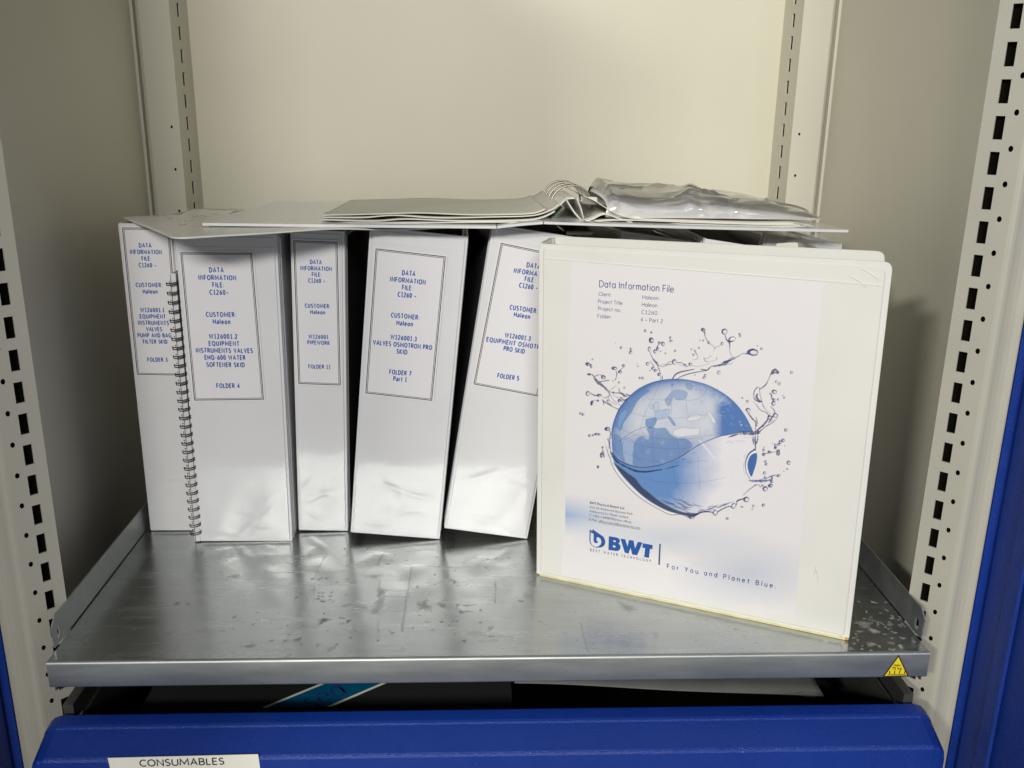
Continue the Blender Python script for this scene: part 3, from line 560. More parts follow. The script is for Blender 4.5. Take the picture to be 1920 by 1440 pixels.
drawer['label'] = 'blue drawer front under the shelf with a white CONSUMABLES strip'
for sx in (-1, 1):
    obj('drawer_side', box(*sorted((sx*.336, sx*.3375)), -.033, .40, -.17, -.062), M['steel_dark'], drawer)
    obj('drawer_runner', box(*sorted((sx*.3385, sx*.3465)), -.030, .42, -.060, -.045), M['steel_dark'], drawer)
obj('drawer_base', box(-.336, .336, -.033, .40, -.172, -.170), M['steel_dark'], drawer)
obj('drawer_back', box(-.336, .336, .40, .4015, -.172, -.062), M['steel_dark'], drawer)
def lf(u, v, d): return (u, -.0756-d, v)
a = on_y(202, 1421, -.0757); b = on_y(484, 1414, -.0757)
lab = obj('drawer_label', slab([(a.x, a.z), (b.x, b.z), (b.x+.0008, b.z-.0145), (a.x+.0012, a.z-.0145)], 0, .0003, lf), M['white_tape'], drawer)
t0 = on_y(341, 1429, -.076)
sl = (b.z-a.z)/(b.x-a.x)
obj('lettering', place_stroke('CONSUMABLES', t0.x, t0.z, .0640, .0056, lf, .0005, wt=.17, gap=.17, slope=sl), M['ink_black'], drawer)

# things lying in the drawer
bx = thing('dark_box', 'black box with a slanted cyan printed band, lying in the drawer at left', 'box')
z = -.075
obj('box_body', box(-.30, .015, -.030, .36, -.165, z), M['dark_box'], bx)
d = Vector((.80, .60)); q0 = Vector((-.1935, .004)); wv = Vector((.050, 0))
def bandp(s, t, zz): p = q0+d*s+wv*t; return (p.x, p.y, zz)
bd = obj('cyan_band', ([bandp(0, 0, z+.0004), bandp(0, 1, z+.0004), bandp(.20, 1, z+.0004), bandp(.20, 0, z+.0004)], [(0, 1, 2, 3)]), M['cyan'], bx)
obj('white_stripe', join(([bandp(0, -.09, z+.0006), bandp(0, 0, z+.0006), bandp(.20, 0, z+.0006), bandp(.20, -.09, z+.0006)], [(0, 1, 2, 3)]),
    ([bandp(0, 1, z+.0006), bandp(0, 1.09, z+.0006), bandp(.20, 1.09, z+.0006), bandp(.20, 1, z+.0006)], [(0, 1, 2, 3)])), M['white_tape'], bd)
def bt(u, v, dd):
    p = q0+wv*.30+d*u+Vector((-d.y, d.x))*v; return (p.x, p.y, z+.0008)
obj('lettering', place_stroke('sed', .0335, -.005, .036, .021, bt, 0, wt=.10, gap=.14), M['ink_navy'], bd)
def shq(u, v):
    x = .018+u*.270; y = .0335-u*.0235+v*.20+.002*math.sin(u*4); return (x, y, -.0745+.0012*math.sin(u*7+1)+.004*v)
bg_ = thing('plastic_folder', 'thin pale grey plastic folder with a bent corner lying in the drawer at right', 'plastic folder')
obj('sheet', solid_grid(shq, 40, 12, .0009), M['grey_bag'], bg_, True)
obj('bent_corner', solid_grid(lambda u, v: (.262+u*.022, .0125-u*.0015+v*.016*(1-u*.3), -.0735-.010*math.sin(v*1.5)*(.3+u)+.0012*math.sin(u*8)), 14, 10, .0006), M['grey_bag'], bg_, True)
# ------------------------------------------------------------------ folders standing on the shelf
def frame_of(bl, yaw, lean):
    yaw = math.radians(yaw); lean = math.radians(lean)
    u = Vector((math.cos(yaw), math.sin(yaw), 0)); n = Vector((0, 0, 1))
    U = u*math.cos(lean)-n*math.sin(lean); N = n*math.cos(lean)+u*math.sin(lean); D = N.cross(U)   # D points back
    m = Matrix((U, D, N)).transposed()
    return m
def fn_local(u, v, d): return (u/1000, d/1000, v/1000)      # millimetres: u right, v up, d depth
def rect(u0, u1, v0, v1): return [(u0, v0), (u1, v0), (u1, v1), (u0, v1)]
LEAVE = .004
def folder(name, label, bl, yaw, lean, wmm, hmm, lc=None, lines=(), cap=3.9, seed=0, depth=272, lift=0.0005, splay=(0, 0), dark=(False, False)):
    t = thing(name, label, 'ring binder', 'white ring binders standing on the shelf', (bl[0], bl[1], bl[2]+lift), frame_of(bl, yaw, lean))
    rr = random.Random(seed)
    w_ = wmm; h = hmm
    # spine board with a welded rim
    sp = obj('spine', join(slab(round_poly(rect(0, w_, 0, h), 1.5, 4), 1.2, 2.4, fn_local, .3), slab(round_poly(rect(2.2, w_-2.2, 2.5, h-2.5), 1.5, 4), .2, 3.2, fn_local, .8)), M['vinyl'], t)
    # clear pocket welded over the spine, creased towards its foot
    ph = [rr.random()*6.28 for _ in range(6)]
    rdg = [(rr.uniform(.1, .9)*w_, rr.uniform(6, 62), rr.uniform(-.5, .9), rr.uniform(8, 26), rr.uniform(1.4, 3), rr.uniform(.4, 1.1)) for _ in range(7)]
    def pk(a, b):
        u = 2.6+a*(w_-5.2); v = 3.0+b*(h-15)
        low = max(0, 1-v/120.0)**1.3; edge = min(1, 4*a, 4*(1-a)); 
        wv_ = (.9*math.sin(u*.055+v*.035+ph[0])*low+.55*math.sin(u*.14-v*.075+ph[1])*low**1.5+.35*math.sin(u*.05+v*.17+ph[2])*low**2
              + .22*math.sin(v*.021+ph[3])+.16*math.sin(u*.09+ph[4]))
        for (cx, cy, ca, cl, cw, ch) in rdg:
            p_ = (u-cx)*math.cos(ca)+(v-cy)*math.sin(ca); q_ = -(u-cx)*math.sin(ca)+(v-cy)*math.cos(ca)
            if abs(p_) < cl: wv_ += ch*math.exp(-(q_/cw)**2)*(1-(p_/cl)**2)
        puff = .75*low*math.sin(math.pi*a)
        return fn_local(u, v, .02-(.28+.5*(wv_*edge*.75+puff)))
    obj('spine_pocket', grid(pk, 56, 170), M['pocket'], t, True)
    obj('pocket_seam', join(slab(rect(2.6, w_-2.6, h-13, h-11.8), -.35, 0, fn_local)), M['vinyl'], t)
    for s in (0, 1):
        # ribs of the hinge grooves beside the spine, then the cover board
        e = (lambda u: u) if s == 0 else (lambda u: w_-u)
        obj('hinge', join(slab([(e(.3), 0), (e(1.1), 0), (e(1.1), h), (e(.3), h)], 3.0, 5.0, fn_local),
                          slab([(e(1.1), 0.2), (e(1.7), .2), (e(1.7), h-.2), (e(1.1), h-.2)], 4.6, 8.0, fn_local),
                          slab([(e(-.2), 0.1), (e(1.0), .1), (e(1.0), h-.1), (e(-.2), h-.1)], 7.6, 11.0, fn_local)), M['vinyl'], t)
        def side(u, v, d, e=e, k=splay[s]): return (e(d-k*max(0, u-11)/260*max(0, v)/h)/1000, u/1000, v/1000)  # splay added to close gaps where lit wall would show
        obj('cover', join(slab(round_poly([(11, 0), (depth, 0), (depth, h-16), (11, h-.8)], (0, 3, 3, 0), 4), -.1, 1.0, side, .3),
                          slab(round_poly([(14, 3), (depth-3, 3), (depth-3, h-19), (14, h-4)], 2, 3), -.7, 1.9, side, .7)), M['vinyl'], t)
        if dark[s]: obj('cover_shade_sheet', slab(round_poly([(14.5, 4), (depth-6, 4), (depth-6, h-21), (14.5, h-6)], 1, 2), -.85, -.65, side), M['gap_shade'], t)  # dark sheet added on the cover to stand for shade in the gap
    # ring plate and page block inside
    obj('page_block', slab(round_poly(rect(9, w_-5, 6, h-12), 1, 2), 22, depth-35, fn_local), M['paper'], t)
    obj('ring_plate', slab(rect(w_*.5-9, w_*.5+9, 12, h-16), 4.2, 6.5, fn_local, .5), M['chrome'], t)
    if lc:
        lo = [(p[0]-1.5, p[1]+1.5) if i == 0 else (p[0]+1.5, p[1]+1.5) if i == 1 else (p[0]+1.5, p[1]-1.5) if i == 2 else (p[0]-1.5, p[1]-1.5) for i, p in enumerate(lc)]
        lo = [(min(max(p[0], 1.2), w_-1.2), p[1]) for p in lo]
        lb = obj('spine_label', slab(lo, -1.15, -.95, fn_local), M['label'], t)
        obj('label_border', join(frame_rect(lc, .75, fn_local, -1.20), frame_rect(inset_rect(lc, 1.35), .5, fn_local, -1.20)), M['ink_black'], lb)
        obj('lettering', join(*[place_stroke(s_, u_, v_, ww, cap, fn_local, -1.20, wt=.23, gap=.30) for s_, u_, v_, ww in lines]), M['ink_blue'], lb)
    return t
f3 = folder('ring_binder', 'white FOLDER 3 ring binder, furthest left against the cabinet side', (-.3452, .1900, .0003), -.06, .2, 51, 309,
    [(4.2, 305.4), (46.8, 305.8), (45.2, 164.6), (3.8, 165.1)],
    [('DATA', 23.5, 289.3, 11.6), ('INFORMATION', 23.5, 283.2, 29.1), ('FILE:', 23.4, 277.2, 8.8), ('C1260 –', 23.8, 271.0, 16.1), ('CUSTOMER:', 23.5, 252.4, 24.6), ('Haleon', 23.9, 246.2, 13.8), ('W126001.1', 24.1, 228.6, 22.3), ('EQUIPMENT', 23.8, 222.4, 23.8), ('INSTRUMENTS', 24.1, 216.2, 28.8), ('VALVES', 24.1, 210.1, 14.9), ('PUMP AND BAG', 24.0, 204.1, 31.9), ('FILTER SKID', 24.0, 198.0, 23.0), ('FOLDER 3', 24.4, 180.2, 19.1)], 3.6, 3)
f4 = folder('ring_binder', 'white FOLDER 4 ring binder for water softener skid, right of the wire-bound notebook', (-.2886, .1652, .0003), .7, .5, 90.3, 304,
    [(4.5, 286.9), (68.0, 287.4), (70.8, 148.4), (6.0, 147.2)],
    [('DATA', 35.3, 271.4, 13.2), ('INFORMATION', 35.6, 264.4, 33.8), ('FILE:', 35.8, 257.8, 10.5), ('C1260–', 36.0, 250.9, 17.0), ('CUSTOMER:', 36.5, 230.2, 27.5), ('Haleon', 36.6, 223.5, 16.0), ('W126001.2', 37.0, 209.6, 25.9), ('EQUIPMENT', 37.2, 202.8, 27.8), ('INSTRUMENTS VALVES', 37.3, 196.1, 52.2), ('EHQ-600 WATER', 37.4, 189.4, 37.6), ('SOFTENER SKID', 37.5, 182.4, 35.3), ('FOLDER 4', 38.2, 161.9, 21.4)], 4.0, 4)
f11 = folder('ring_binder', 'narrow white FOLDER 11 ring binder labelled PIPEWORK', (-.1959, .1866, .0014), .4, 1.61, 49.7, 304,
    [(3.0, 294.4), (43.4, 294.4), (44.6, 155.7), (4.2, 156.2)],
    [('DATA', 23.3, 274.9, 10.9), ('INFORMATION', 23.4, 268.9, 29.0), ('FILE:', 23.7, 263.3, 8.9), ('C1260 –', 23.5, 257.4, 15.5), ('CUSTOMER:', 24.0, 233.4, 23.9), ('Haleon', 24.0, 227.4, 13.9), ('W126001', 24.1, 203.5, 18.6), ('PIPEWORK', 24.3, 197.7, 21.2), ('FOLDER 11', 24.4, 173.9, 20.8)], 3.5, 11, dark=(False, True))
f7 = folder('ring_binder', 'wide white FOLDER 7 Part 1 ring binder leaning to the right', (-.1408, .1667, .0084), .35, 5.45, 88.9, 304,
    [(6.6, 285.2), (70.2, 284.2), (69.2, 145.4), (5.9, 147.0)],
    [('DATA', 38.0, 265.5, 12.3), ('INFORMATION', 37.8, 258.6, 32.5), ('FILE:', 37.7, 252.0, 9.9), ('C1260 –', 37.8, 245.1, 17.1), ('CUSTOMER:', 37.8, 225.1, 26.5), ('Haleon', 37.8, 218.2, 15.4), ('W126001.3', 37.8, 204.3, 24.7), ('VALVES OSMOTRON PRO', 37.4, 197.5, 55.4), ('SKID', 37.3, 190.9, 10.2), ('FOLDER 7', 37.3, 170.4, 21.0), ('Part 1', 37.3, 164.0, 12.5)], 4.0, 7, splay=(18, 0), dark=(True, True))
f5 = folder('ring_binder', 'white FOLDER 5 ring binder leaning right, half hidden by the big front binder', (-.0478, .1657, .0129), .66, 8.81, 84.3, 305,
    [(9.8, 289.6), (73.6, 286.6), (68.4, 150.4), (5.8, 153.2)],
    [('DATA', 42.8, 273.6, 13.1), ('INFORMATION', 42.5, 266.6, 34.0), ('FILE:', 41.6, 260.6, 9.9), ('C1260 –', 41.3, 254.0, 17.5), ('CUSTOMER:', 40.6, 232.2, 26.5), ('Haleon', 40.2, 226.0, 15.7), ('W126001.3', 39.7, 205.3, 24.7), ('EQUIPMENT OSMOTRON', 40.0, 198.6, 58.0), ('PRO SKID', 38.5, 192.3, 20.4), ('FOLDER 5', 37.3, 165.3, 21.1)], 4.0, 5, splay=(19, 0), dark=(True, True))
fa = folder('ring_binder', 'white ring binder leaning right behind the front binder, only its side showing, coloured dark for shade', (.0790, .1920, .0095), 0, 8.0, 68, 299, None, (), 4, 21, splay=(12, 0), dark=(True, True))
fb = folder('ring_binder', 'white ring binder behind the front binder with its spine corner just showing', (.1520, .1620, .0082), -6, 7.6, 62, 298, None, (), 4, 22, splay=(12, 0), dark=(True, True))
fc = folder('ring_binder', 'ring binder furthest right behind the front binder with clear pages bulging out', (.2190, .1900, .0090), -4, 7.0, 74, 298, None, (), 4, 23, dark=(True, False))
# loose clear pocket and curled page standing out of the right-hand binder
pg = thing('punched_pocket', 'clear plastic pocket with a curled white page sticking out above the front binder at right', 'plastic pocket')
def cp(a, b):
    x = .268+a*.062; y = .165-a*.075+.03*a*a
    return (x+.004*math.sin(b*3), y+.006*math.sin(a*6+b*2), .20+b*(.118-.034*a**1.6)+.003*math.sin(a*9))
obj('clear_pocket', grid(cp, 30, 24), M['film'], pg, True)
def cp2(a, b):
    x = .262+a*.055; y = .170-a*.070+.02*a*a
    return (x, y+.003+.008*math.sin(a*3.1), .20+b*(.098+.010*math.sin(a*3.14)-.018*a))
obj('page', grid(cp2, 24, 12), M['paper'], pg, True)

# ------------------------------------------------------------------ wire-bound notebook between folders 3 and 4
nb = thing('wire_bound_notebook', 'wire-bound notebook standing between FOLDER 3 and FOLDER 4', 'notebook', None, (-.2918, .1635, .0012))
sh = -.0012  # slight lean of its top
def nf(u, v, d): return (u/1000+0*v, d/1000, v/1000)
obj('page_block', slab(rect(-1.6, 1.6, 3, 262), 8.5, 200, nf), M['paper'], nb)
obj('front_cover', slab(round_poly([(3, 0), (205, 0), (205, 266), (3, 266)], 3, 3), 1.7, 2.3, lambda u, v, d: (d/1000, u/1000, v/1000)), M['vinyl'], nb)
obj('back_cover', slab(round_poly([(3, 0), (205, 0), (205, 266), (3, 266)], 3, 3), -2.3, -1.7, lambda u, v, d: (d/1000, u/1000, v/1000)), M['vinyl'], nb)
bk = obj('back_strip', slab(round_poly(rect(-.8, 3.6, 0, 267), .6, 2), 2.2, 3.6, nf), M['vinyl'], nb)
ring = []
for dz_ in (-.95, .95):
    pts = []
    for k in range(21):
        a = math.radians(-55+k*(290/20)); pts.append((5.3/1000*math.sin(a-math.radians(90)+math.pi/2)*1.0, (3.0-5.6*math.cos(a))/1000, dz_/1000+.0006*math.sin(a)))
    ring.append(tube(pts, .00052, 6))
ring.append(tube([(-.0044, .0005, -.00095), (-.0052, .0012, 0), (-.0044, .0005, .00095)], .00052, 6))
rme = bpy.data.meshes.new('wire_loop'); rv, rf = join(*ring); rme.from_pydata(rv, [], rf); rme.update()
NL = 30
for k in range(NL):
    o = link('wire_loop', rme, M['wire'], nb, True)
    o.location = (0, 0, .006+k*.00855+.004)

# ------------------------------------------------------------------ big binder standing in front, turned to the right
H = (1.4498459321018213, -0.318227025902047, 1005.6853477908636, -0.08637919985916495, -2.1703270083324138, 1078.2369661066807, -0.0004276218727143919, -0.00033038131125116393)
fb_bl = (.0399, .0943, 0.0006)
front = thing('front_ring_binder', 'large ivory ring binder in front with blue water globe cover, turned to the right', 'ring binder', None, fb_bl, frame_of(fb_bl, -24.91, -.81))
WF = 275.4
outl = round_poly([(0, -.2), (WF, -3.7), (WF, 308.5), (0, 307)], (4, 4, 7, 3), 5)
inl = round_poly([(4, 3.2), (WF-4, -.2), (WF-4, 304.5), (4, 303.4)], (3, 3, 6, 3), 5)
fc_ = obj('front_cover', slab(inl, -.5, 3.2, fn_local, .9), M['cream'], front)
obj('welded_rim', slab(outl, .6, 2.2, fn_local, .3), M['cream'], fc_)
obj('bottom_edge', slab([(3, -.9), (WF-3, -4.3), (WF-3, -1.8), (3, 1.3)], .35, 2.4, fn_local, .3), M['cream_edge'], fc_)
def rimtop(u, v, d): return fn_local(u, v, d)
obj('pocket_lip', slab([(6, 295.5), (WF-6, 291.5), (WF-6, 290.6), (6, 294.8)], -1.0, -.5, fn_local), M['cream'], fc_)
# crease marks in the top right corner of the pocket
for (a, b) in (((246, 296), (260, 288)), ((254, 302), (267, 294)), ((243, 60), (247, 45)), ((246, 56), (243, 50))):
    obj('pocket_crease', tube([fn_local(a[0]+(b[0]-a[0])*t, a[1]+(b[1]-a[1])*t+2.0*math.sin(t*3.1), -.5) for t in (0, .25, .5, .75, 1)], [.0001, .0005, .0007, .0005, .0001], 6), M['cream'], fc_, True)
obj('hinge', join(slab(rect(-.6, .9, 0, 306), 2.0, 5.5, fn_local), slab(rect(-1.4, -.4, .2, 305.6), 4.8, 8.5, fn_local)), M['cream'], front)
# spine runs back from the left edge; back cover slightly splayed
sd = Vector((-.5, 1.0)).normalized()
def spf(u, v, d): return ((-1.5+d*1.0+u*-.10)/1000, (6+u)/1000, v/1000)
obj('spine', slab(round_poly(rect(0, 33, 0, 307), 1.5, 3), 0, 2.6, spf, .4), M['cream'], front)
def bcf(u, v, d): return ((-2+u)/1000, (42-u*.012+d)/1000, v/1000)
bc = obj('back_cover', slab(round_poly([(0, 0), (271, -3.6), (271, 310.5), (0, 308)], (2, 4, 7, 3), 5), 0, 2.8, bcf, .8), M['cream'], front)
obj('hinge', slab(rect(-4, -1, 0.3, 306.5), 38.5, 43, fn_local), M['cream'], front)
obj('page_block', slab(rect(14, 226, 5, 288), 7, 24, fn_local), M['paper'], front)
# rusty drip at the lower right corner
rg = []
for k in range(90):
    t = rnd.random()**2.2; u = WF-1.5-t*48; v = -3.4+.0125*(WF-u)+rnd.random()*1.6*(1-t); r_ = .25+.9*(1-t)*rnd.random()
    rg.append(slab([(u+r_*1.8*math.cos(a), v+r_*.6*math.sin(a)) for a in (0, 1.05, 2.1, 3.14, 4.2, 5.2)], .52-.001*k*.1, .6, fn_local))
obj('rust_stain', join(*rg), M['rust'], fc_)

# ---- printed cover sheet: a fine mesh carrying the colours of the print
du = .42
uu = np.arange(24.0, 232.0, du); vv = np.arange(4.5, 295.5, du)
UU, VV_ = np.meshgrid(uu, vv)
den = H[6]*UU+H[7]*VV_+1
PX = (H[0]*UU+H[1]*VV_+H[2])/den; PY = (H[3]*UU+H[4]*VV_+H[5])/den
paper = np.array([.73, .70, .705]); img = np.zeros(UU.shape+(3,)); img[:] = paper
def hexc(r, g, b):   # printed ink colour, reflectance
    return np.array([(r/255)**2.2, (g/255)**2.2, (b/255)**2.2])
NAVY = hexc(38, 48, 100)
def mixin(mask, col, a):
    w_ = np.clip(a, 0, 1)[..., None]; img[mask] = img[mask]*(1-w_)+np.asarray(col)*w_
def polymask(pts, soft=.8):
    """signed soft coverage of polygon in photograph measure"""
    P = np.array(pts, float); x0, y0 = P.min(0)-2; x1, y1 = P.max(0)+2
    m = (PX > x0) & (PX < x1) & (PY > y0) & (PY < y1); x = PX[m]; y = PY[m]
    ins = np.zeros(x.shape, bool); dist = np.full(x.shape, 1e9)
    for i in range(len(P)):
        a = P[i-1]; b = P[i]
        c = ((a[1] > y) != (b[1] > y)) & (x < (b[0]-a[0])*(y-a[1])/((b[1]-a[1]) if b[1] != a[1] else 1e-9)+a[0]); ins ^= c
        d = b-a; L = (d**2).sum()+1e-9; t = np.clip(((x-a[0])*d[0]+(y-a[1])*d[1])/L, 0, 1)
        dist = np.minimum(dist, np.hypot(x-a[0]-t*d[0], y-a[1]-t*d[1]))
    s = np.where(ins, dist, -dist); return m, np.clip(s/soft+.5, 0, 1)
def smooth(pts, n=5):
    P = [np.array(p, float) for p in pts]; out = []
    for i in range(len(P)-1):
        p0 = P[max(i-1, 0)]; p1 = P[i]; p2 = P[i+1]; p3 = P[min(i+2, len(P)-1)]
        for k in range(n):
            t = k/n; out.append(.5*((2*p1)+(-p0+p2)*t+(2*p0-5*p1+4*p2-p3)*t*t+(-p0+3*p1-3*p2+p3)*t**3))
    out.append(P[-1]); return out
def stroke(pts, wd, col=NAVY, a=1.0, soft=.8, rough=0.0):
    S = smooth(pts); n = len(S)
    W = wd if hasattr(wd, '__len__') else [wd]*2
    WW = np.interp(np.linspace(0, 1, n), np.linspace(0, 1, len(W)), W)
    if rough: WW = WW*(1+rough*np.array([rs.uniform(-1, 1) for _ in range(n)]))
    P = np.array(S); x0, y0 = P.min(0)-6; x1, y1 = P.max(0)+6
    m = (PX > x0) & (PX < x1) & (PY > y0) & (PY < y1); x = PX[m]; y = PY[m]; cov = np.zeros(x.shape)
    for i in range(n-1):
        p = P[i]; q = P[i+1]; d = q-p; L = (d**2).sum()+1e-9; t = np.clip(((x-p[0])*d[0]+(y-p[1])*d[1])/L, 0, 1)
        dist = np.hypot(x-p[0]-t*d[0], y-p[1]-t*d[1]); hw = (WW[i]*(1-t)+WW[i+1]*t)/2
        cov = np.maximum(cov, np.clip((hw-dist)/soft+.5, 0, 1))
    mixin(m, col, cov*a)
def drop(cx, cy, rx, ry=None, ang=0, lw=1.1, heavy=.6, fill=None):
    ry = ry or rx; m = (abs(PX-cx) < rx+ry+4) & (abs(PY-cy) < rx+ry+4); x = PX[m]-cx; y = PY[m]-cy
    c, s = math.cos(ang), math.sin(ang); X = (x*c+y*s)/rx; Y = (-x*s+y*c)/ry; r = np.sqrt(X*X+Y*Y)+1e-6; sc = min(rx, ry)
    th = lw*(1+heavy*(-X-Y*.4)/r)             # heavier on one side like a lens
    ins = np.clip((1-r)*sc/.7+.5, 0, 1)
    mixin(m, hexc(205, 205, 215) if fill is None else fill, ins*.5)
    rim = np.clip((th/2-abs(r-1+.5/max(sc, 1))*sc)/.8+.5, 0, 1); mixin(m, NAVY, rim*.92)
# tonal washes of the print
wash = np.clip(1-abs(PY-(965+.10*(PX-1060)))/42, 0, 1)**1.2*np.clip(1-(PX-1062)/150, 0, 1)**1.3*(UU > 27.5)
wash = np.where((PY < 925+.09*(PX-1060)), 0, wash)
img[:] = img*(1-wash[..., None]*.72)+hexc(110, 150, 200)*wash[..., None]*.72
w2 = np.clip(1-np.hypot((PX-1250)/190, (PY-1010)/38), 0, 1)*.35; img[:] = img*(1-w2[..., None])+hexc(150, 175, 205)*w2[..., None]
w3 = np.clip(1-np.hypot((PX-1400)/150, (PY-1075)/75), 0, 1)*.5; img[:] = img*(1-w3[..., None])+hexc(158, 172, 196)*w3[..., None]
G = lambda x, y: (1140+x/4.8, 690+y/4.8)
# globe cap
cap_top = [(36, 640), (36, 590), (50, 510), (80, 425), (120, 350), (180, 280), (250, 215), (330, 165), (420, 130), (520, 110), (620, 105), (710, 112), (800, 130), (880, 152), (960, 188), (1050, 240), (1130, 305), (1200, 385), (1260, 480), (1305, 575)]
cap_bot = [(1240, 582), (1180, 586), (1080, 606), (1000, 622), (900, 662), (800, 715), (700, 785), (620, 828), (520, 868), (420, 888), (300, 892), (210, 882), (130, 842), (70, 795), (42, 740), (36, 690)]
cap_ = [G(*p) for p in smooth(cap_top, 3)+smooth(cap_bot, 3)]
lower = [G(*p) for p in smooth([(42, 740), (70, 795), (130, 842), (210, 882), (300, 892), (420, 888), (520, 868), (620, 828), (700, 785), (800, 715), (900, 662), (1000, 622), (1080, 606), (1180, 586), (1310, 590), (1320, 740), (1250, 800), (1240, 930), (1300, 1000), (1330, 1055), (1240, 1150), (1160, 1210), (1060, 1255), (960, 1290), (860, 1310), (760, 1335), (640, 1310), (540, 1290), (430, 1235), (330, 1170), (220, 1070), (120, 960), (60, 860), (38, 780)], 3)]
def noise2(x, y, s, seed=0):
    r_ = np.random.RandomState(seed); v = 0
    for k in range(6):
        a = r_.rand()*6.28; f = s*(.6+r_.rand()*1.6); v = v+np.sin((x*np.cos(a)+y*np.sin(a))*f+r_.rand()*6.28+1.3*np.sin((x*np.sin(a)-y*np.cos(a))*f*.7))
    return v/6
m, c = polymask(lower); x = (PX[m]-1140)*4.8; y = (PY[m]-690)*4.8
blue = np.clip(1.15-np.clip((x-560)/480, 0, 1)*1.15-np.clip((y-1060)/330, 0, 1)*.62+.07*noise2(x, y, .02, 2)+.04*noise2(x, y, .07, 5), 0, 1)*.95
col = np.array([hexc(222, 218, 222)])*(1-blue[:, None])+np.array([hexc(84, 128, 186)])*blue[:, None]
img[m] = img[m]*(1-c[:, None])+col*c[:, None]
m, c = polymask(cap_); x = (PX[m]-1140)*4.8; y = (PY[m]-690)*4.8
rr_ = np.hypot((x-640)/620, (y-640)/545)
rim = np.clip((rr_-.70)/.30, 0, 1)**2
right = np.clip((x-930)/110+.10*noise2(x, y, .03, 4), 0, 1)*np.clip((y-230)/120, 0, 1)*.95
south = np.clip((y-560)/120, 0, 1)*np.clip((1000-x)/300, .4, 1)*.45
left = np.clip((260-x)/200, 0, 1)*.55
b_ = np.clip(.13+.07*noise2(x, y, .015, 1)+.05*noise2(x, y, .06, 9)+np.maximum.reduce([rim, right, south, left]), 0, 1)
col = hexc(205, 208, 214)*(1-b_[:, None])+hexc(80, 116, 174)*b_[:, None]
img[m] = img[m]*(1-c[:, None])+col*c[:, None]
LB = hexc(108, 140, 188); LBd = hexc(92, 126, 178); LT = hexc(212, 212, 216)
def land(pts, col, a): 
    m, c = polymask([G(*p) for p in smooth(pts+[pts[0]], 2)], .8); mixin(m, col, c*a); stroke([G(*p) for p in pts+[pts[0]]], .8, hexc(75, 95, 140), .55)
land([(60, 520), (120, 560), (140, 500), (215, 400), (260, 310), (330, 240), (375, 210), (330, 195), (250, 245), (160, 330), (100, 420)], LBd, .8)
land([(90, 500), (105, 430), (150, 380), (175, 395), (160, 450), (130, 500), (110, 560), (95, 560)], hexc(120, 155, 200), .7)
land([(60, 600), (110, 620), (130, 700), (150, 800), (150, 850), (100, 800), (60, 720)], LBd, .7)
land([(345, 465), (390, 455), (440, 455), (430, 505), (395, 545), (350, 530), (338, 500)], LB, .9)
land([(430, 395), (470, 385), (520, 375), (560, 380), (550, 420), (520, 450), (450, 470), (425, 440)], hexc(165, 182, 208), .8)
land([(515, 290), (540, 260), (580, 215), (630, 200), (700, 215), (715, 240), (690, 285), (630, 292), (590, 270), (570, 300), (560, 340), (530, 335)], LB, .6)
land([(415, 330), (435, 305), (455, 320), (460, 375), (430, 395), (412, 380)], hexc(175, 188, 208), .6)
land([(385, 345), (405, 330), (412, 355), (388, 372)], hexc(175, 188, 208), .5)
land([(540, 440), (560, 445), (600, 495), (610, 520), (590, 520), (560, 475)], LB, .8)
land([(345, 548), (400, 540), (440, 548), (520, 545), (560, 600), (630, 640), (700, 640), (760, 700), (690, 780), (620, 820), (520, 862), (420, 882), (300, 886), (235, 875), (225, 800), (235, 700), (265, 640), (310, 620), (345, 650), (375, 640), (370, 590)], LBd, .72)
land([(150, 840), (130, 740), (150, 650), (200, 640), (240, 690), (230, 780), (225, 870), (190, 872)], hexc(150, 172, 205), .7)
land([(580, 600), (605, 560), (680, 540), (760, 548), (822, 545), (815, 605), (760, 612), (640, 625), (600, 610)], LT, .95)
land([(722, 445), (760, 430), (835, 425), (835, 455), (790, 475), (720, 478)], LT, .95)
land([(885, 410), (920, 405), (975, 495), (940, 492), (920, 450)], LT, .95)
land([(700, 150), (740, 145), (765, 170), (745, 195), (715, 185)], LB, .5)
for k in range(60):    # broken ice and clouds along the north-east
    x = rs.uniform(720, 1000); y = 150+(x-720)*.25+rs.uniform(-20, 60); m2, c2 = polymask([G(x+rs.uniform(-12, 12), y+rs.uniform(-10, 10)) for _ in range(5)], 1.2); mixin(m2, LBd if rs.rand() < .6 else LT, c2*.45)
for k in range(40):
    x = rs.uniform(960, 1150); y = rs.uniform(300, 520); m2, c2 = polymask([G(x+rs.uniform(-16, 16), y+rs.uniform(-16, 16)) for _ in range(5)], 1.2); mixin(m2, LBd if rs.rand() < .5 else hexc(140, 170, 210), c2*.4)
for k in range(50):
    x = rs.uniform(150, 900); y = rs.uniform(250, 860); m2, c2 = polymask([G(x+rs.uniform(-30, 30), y+rs.uniform(-30, 30)) for _ in range(5)], 2.5); mixin(m2, LBd if rs.rand() < .5 else hexc(170, 190, 215), c2*.22)
GR = hexc(60, 84, 135)
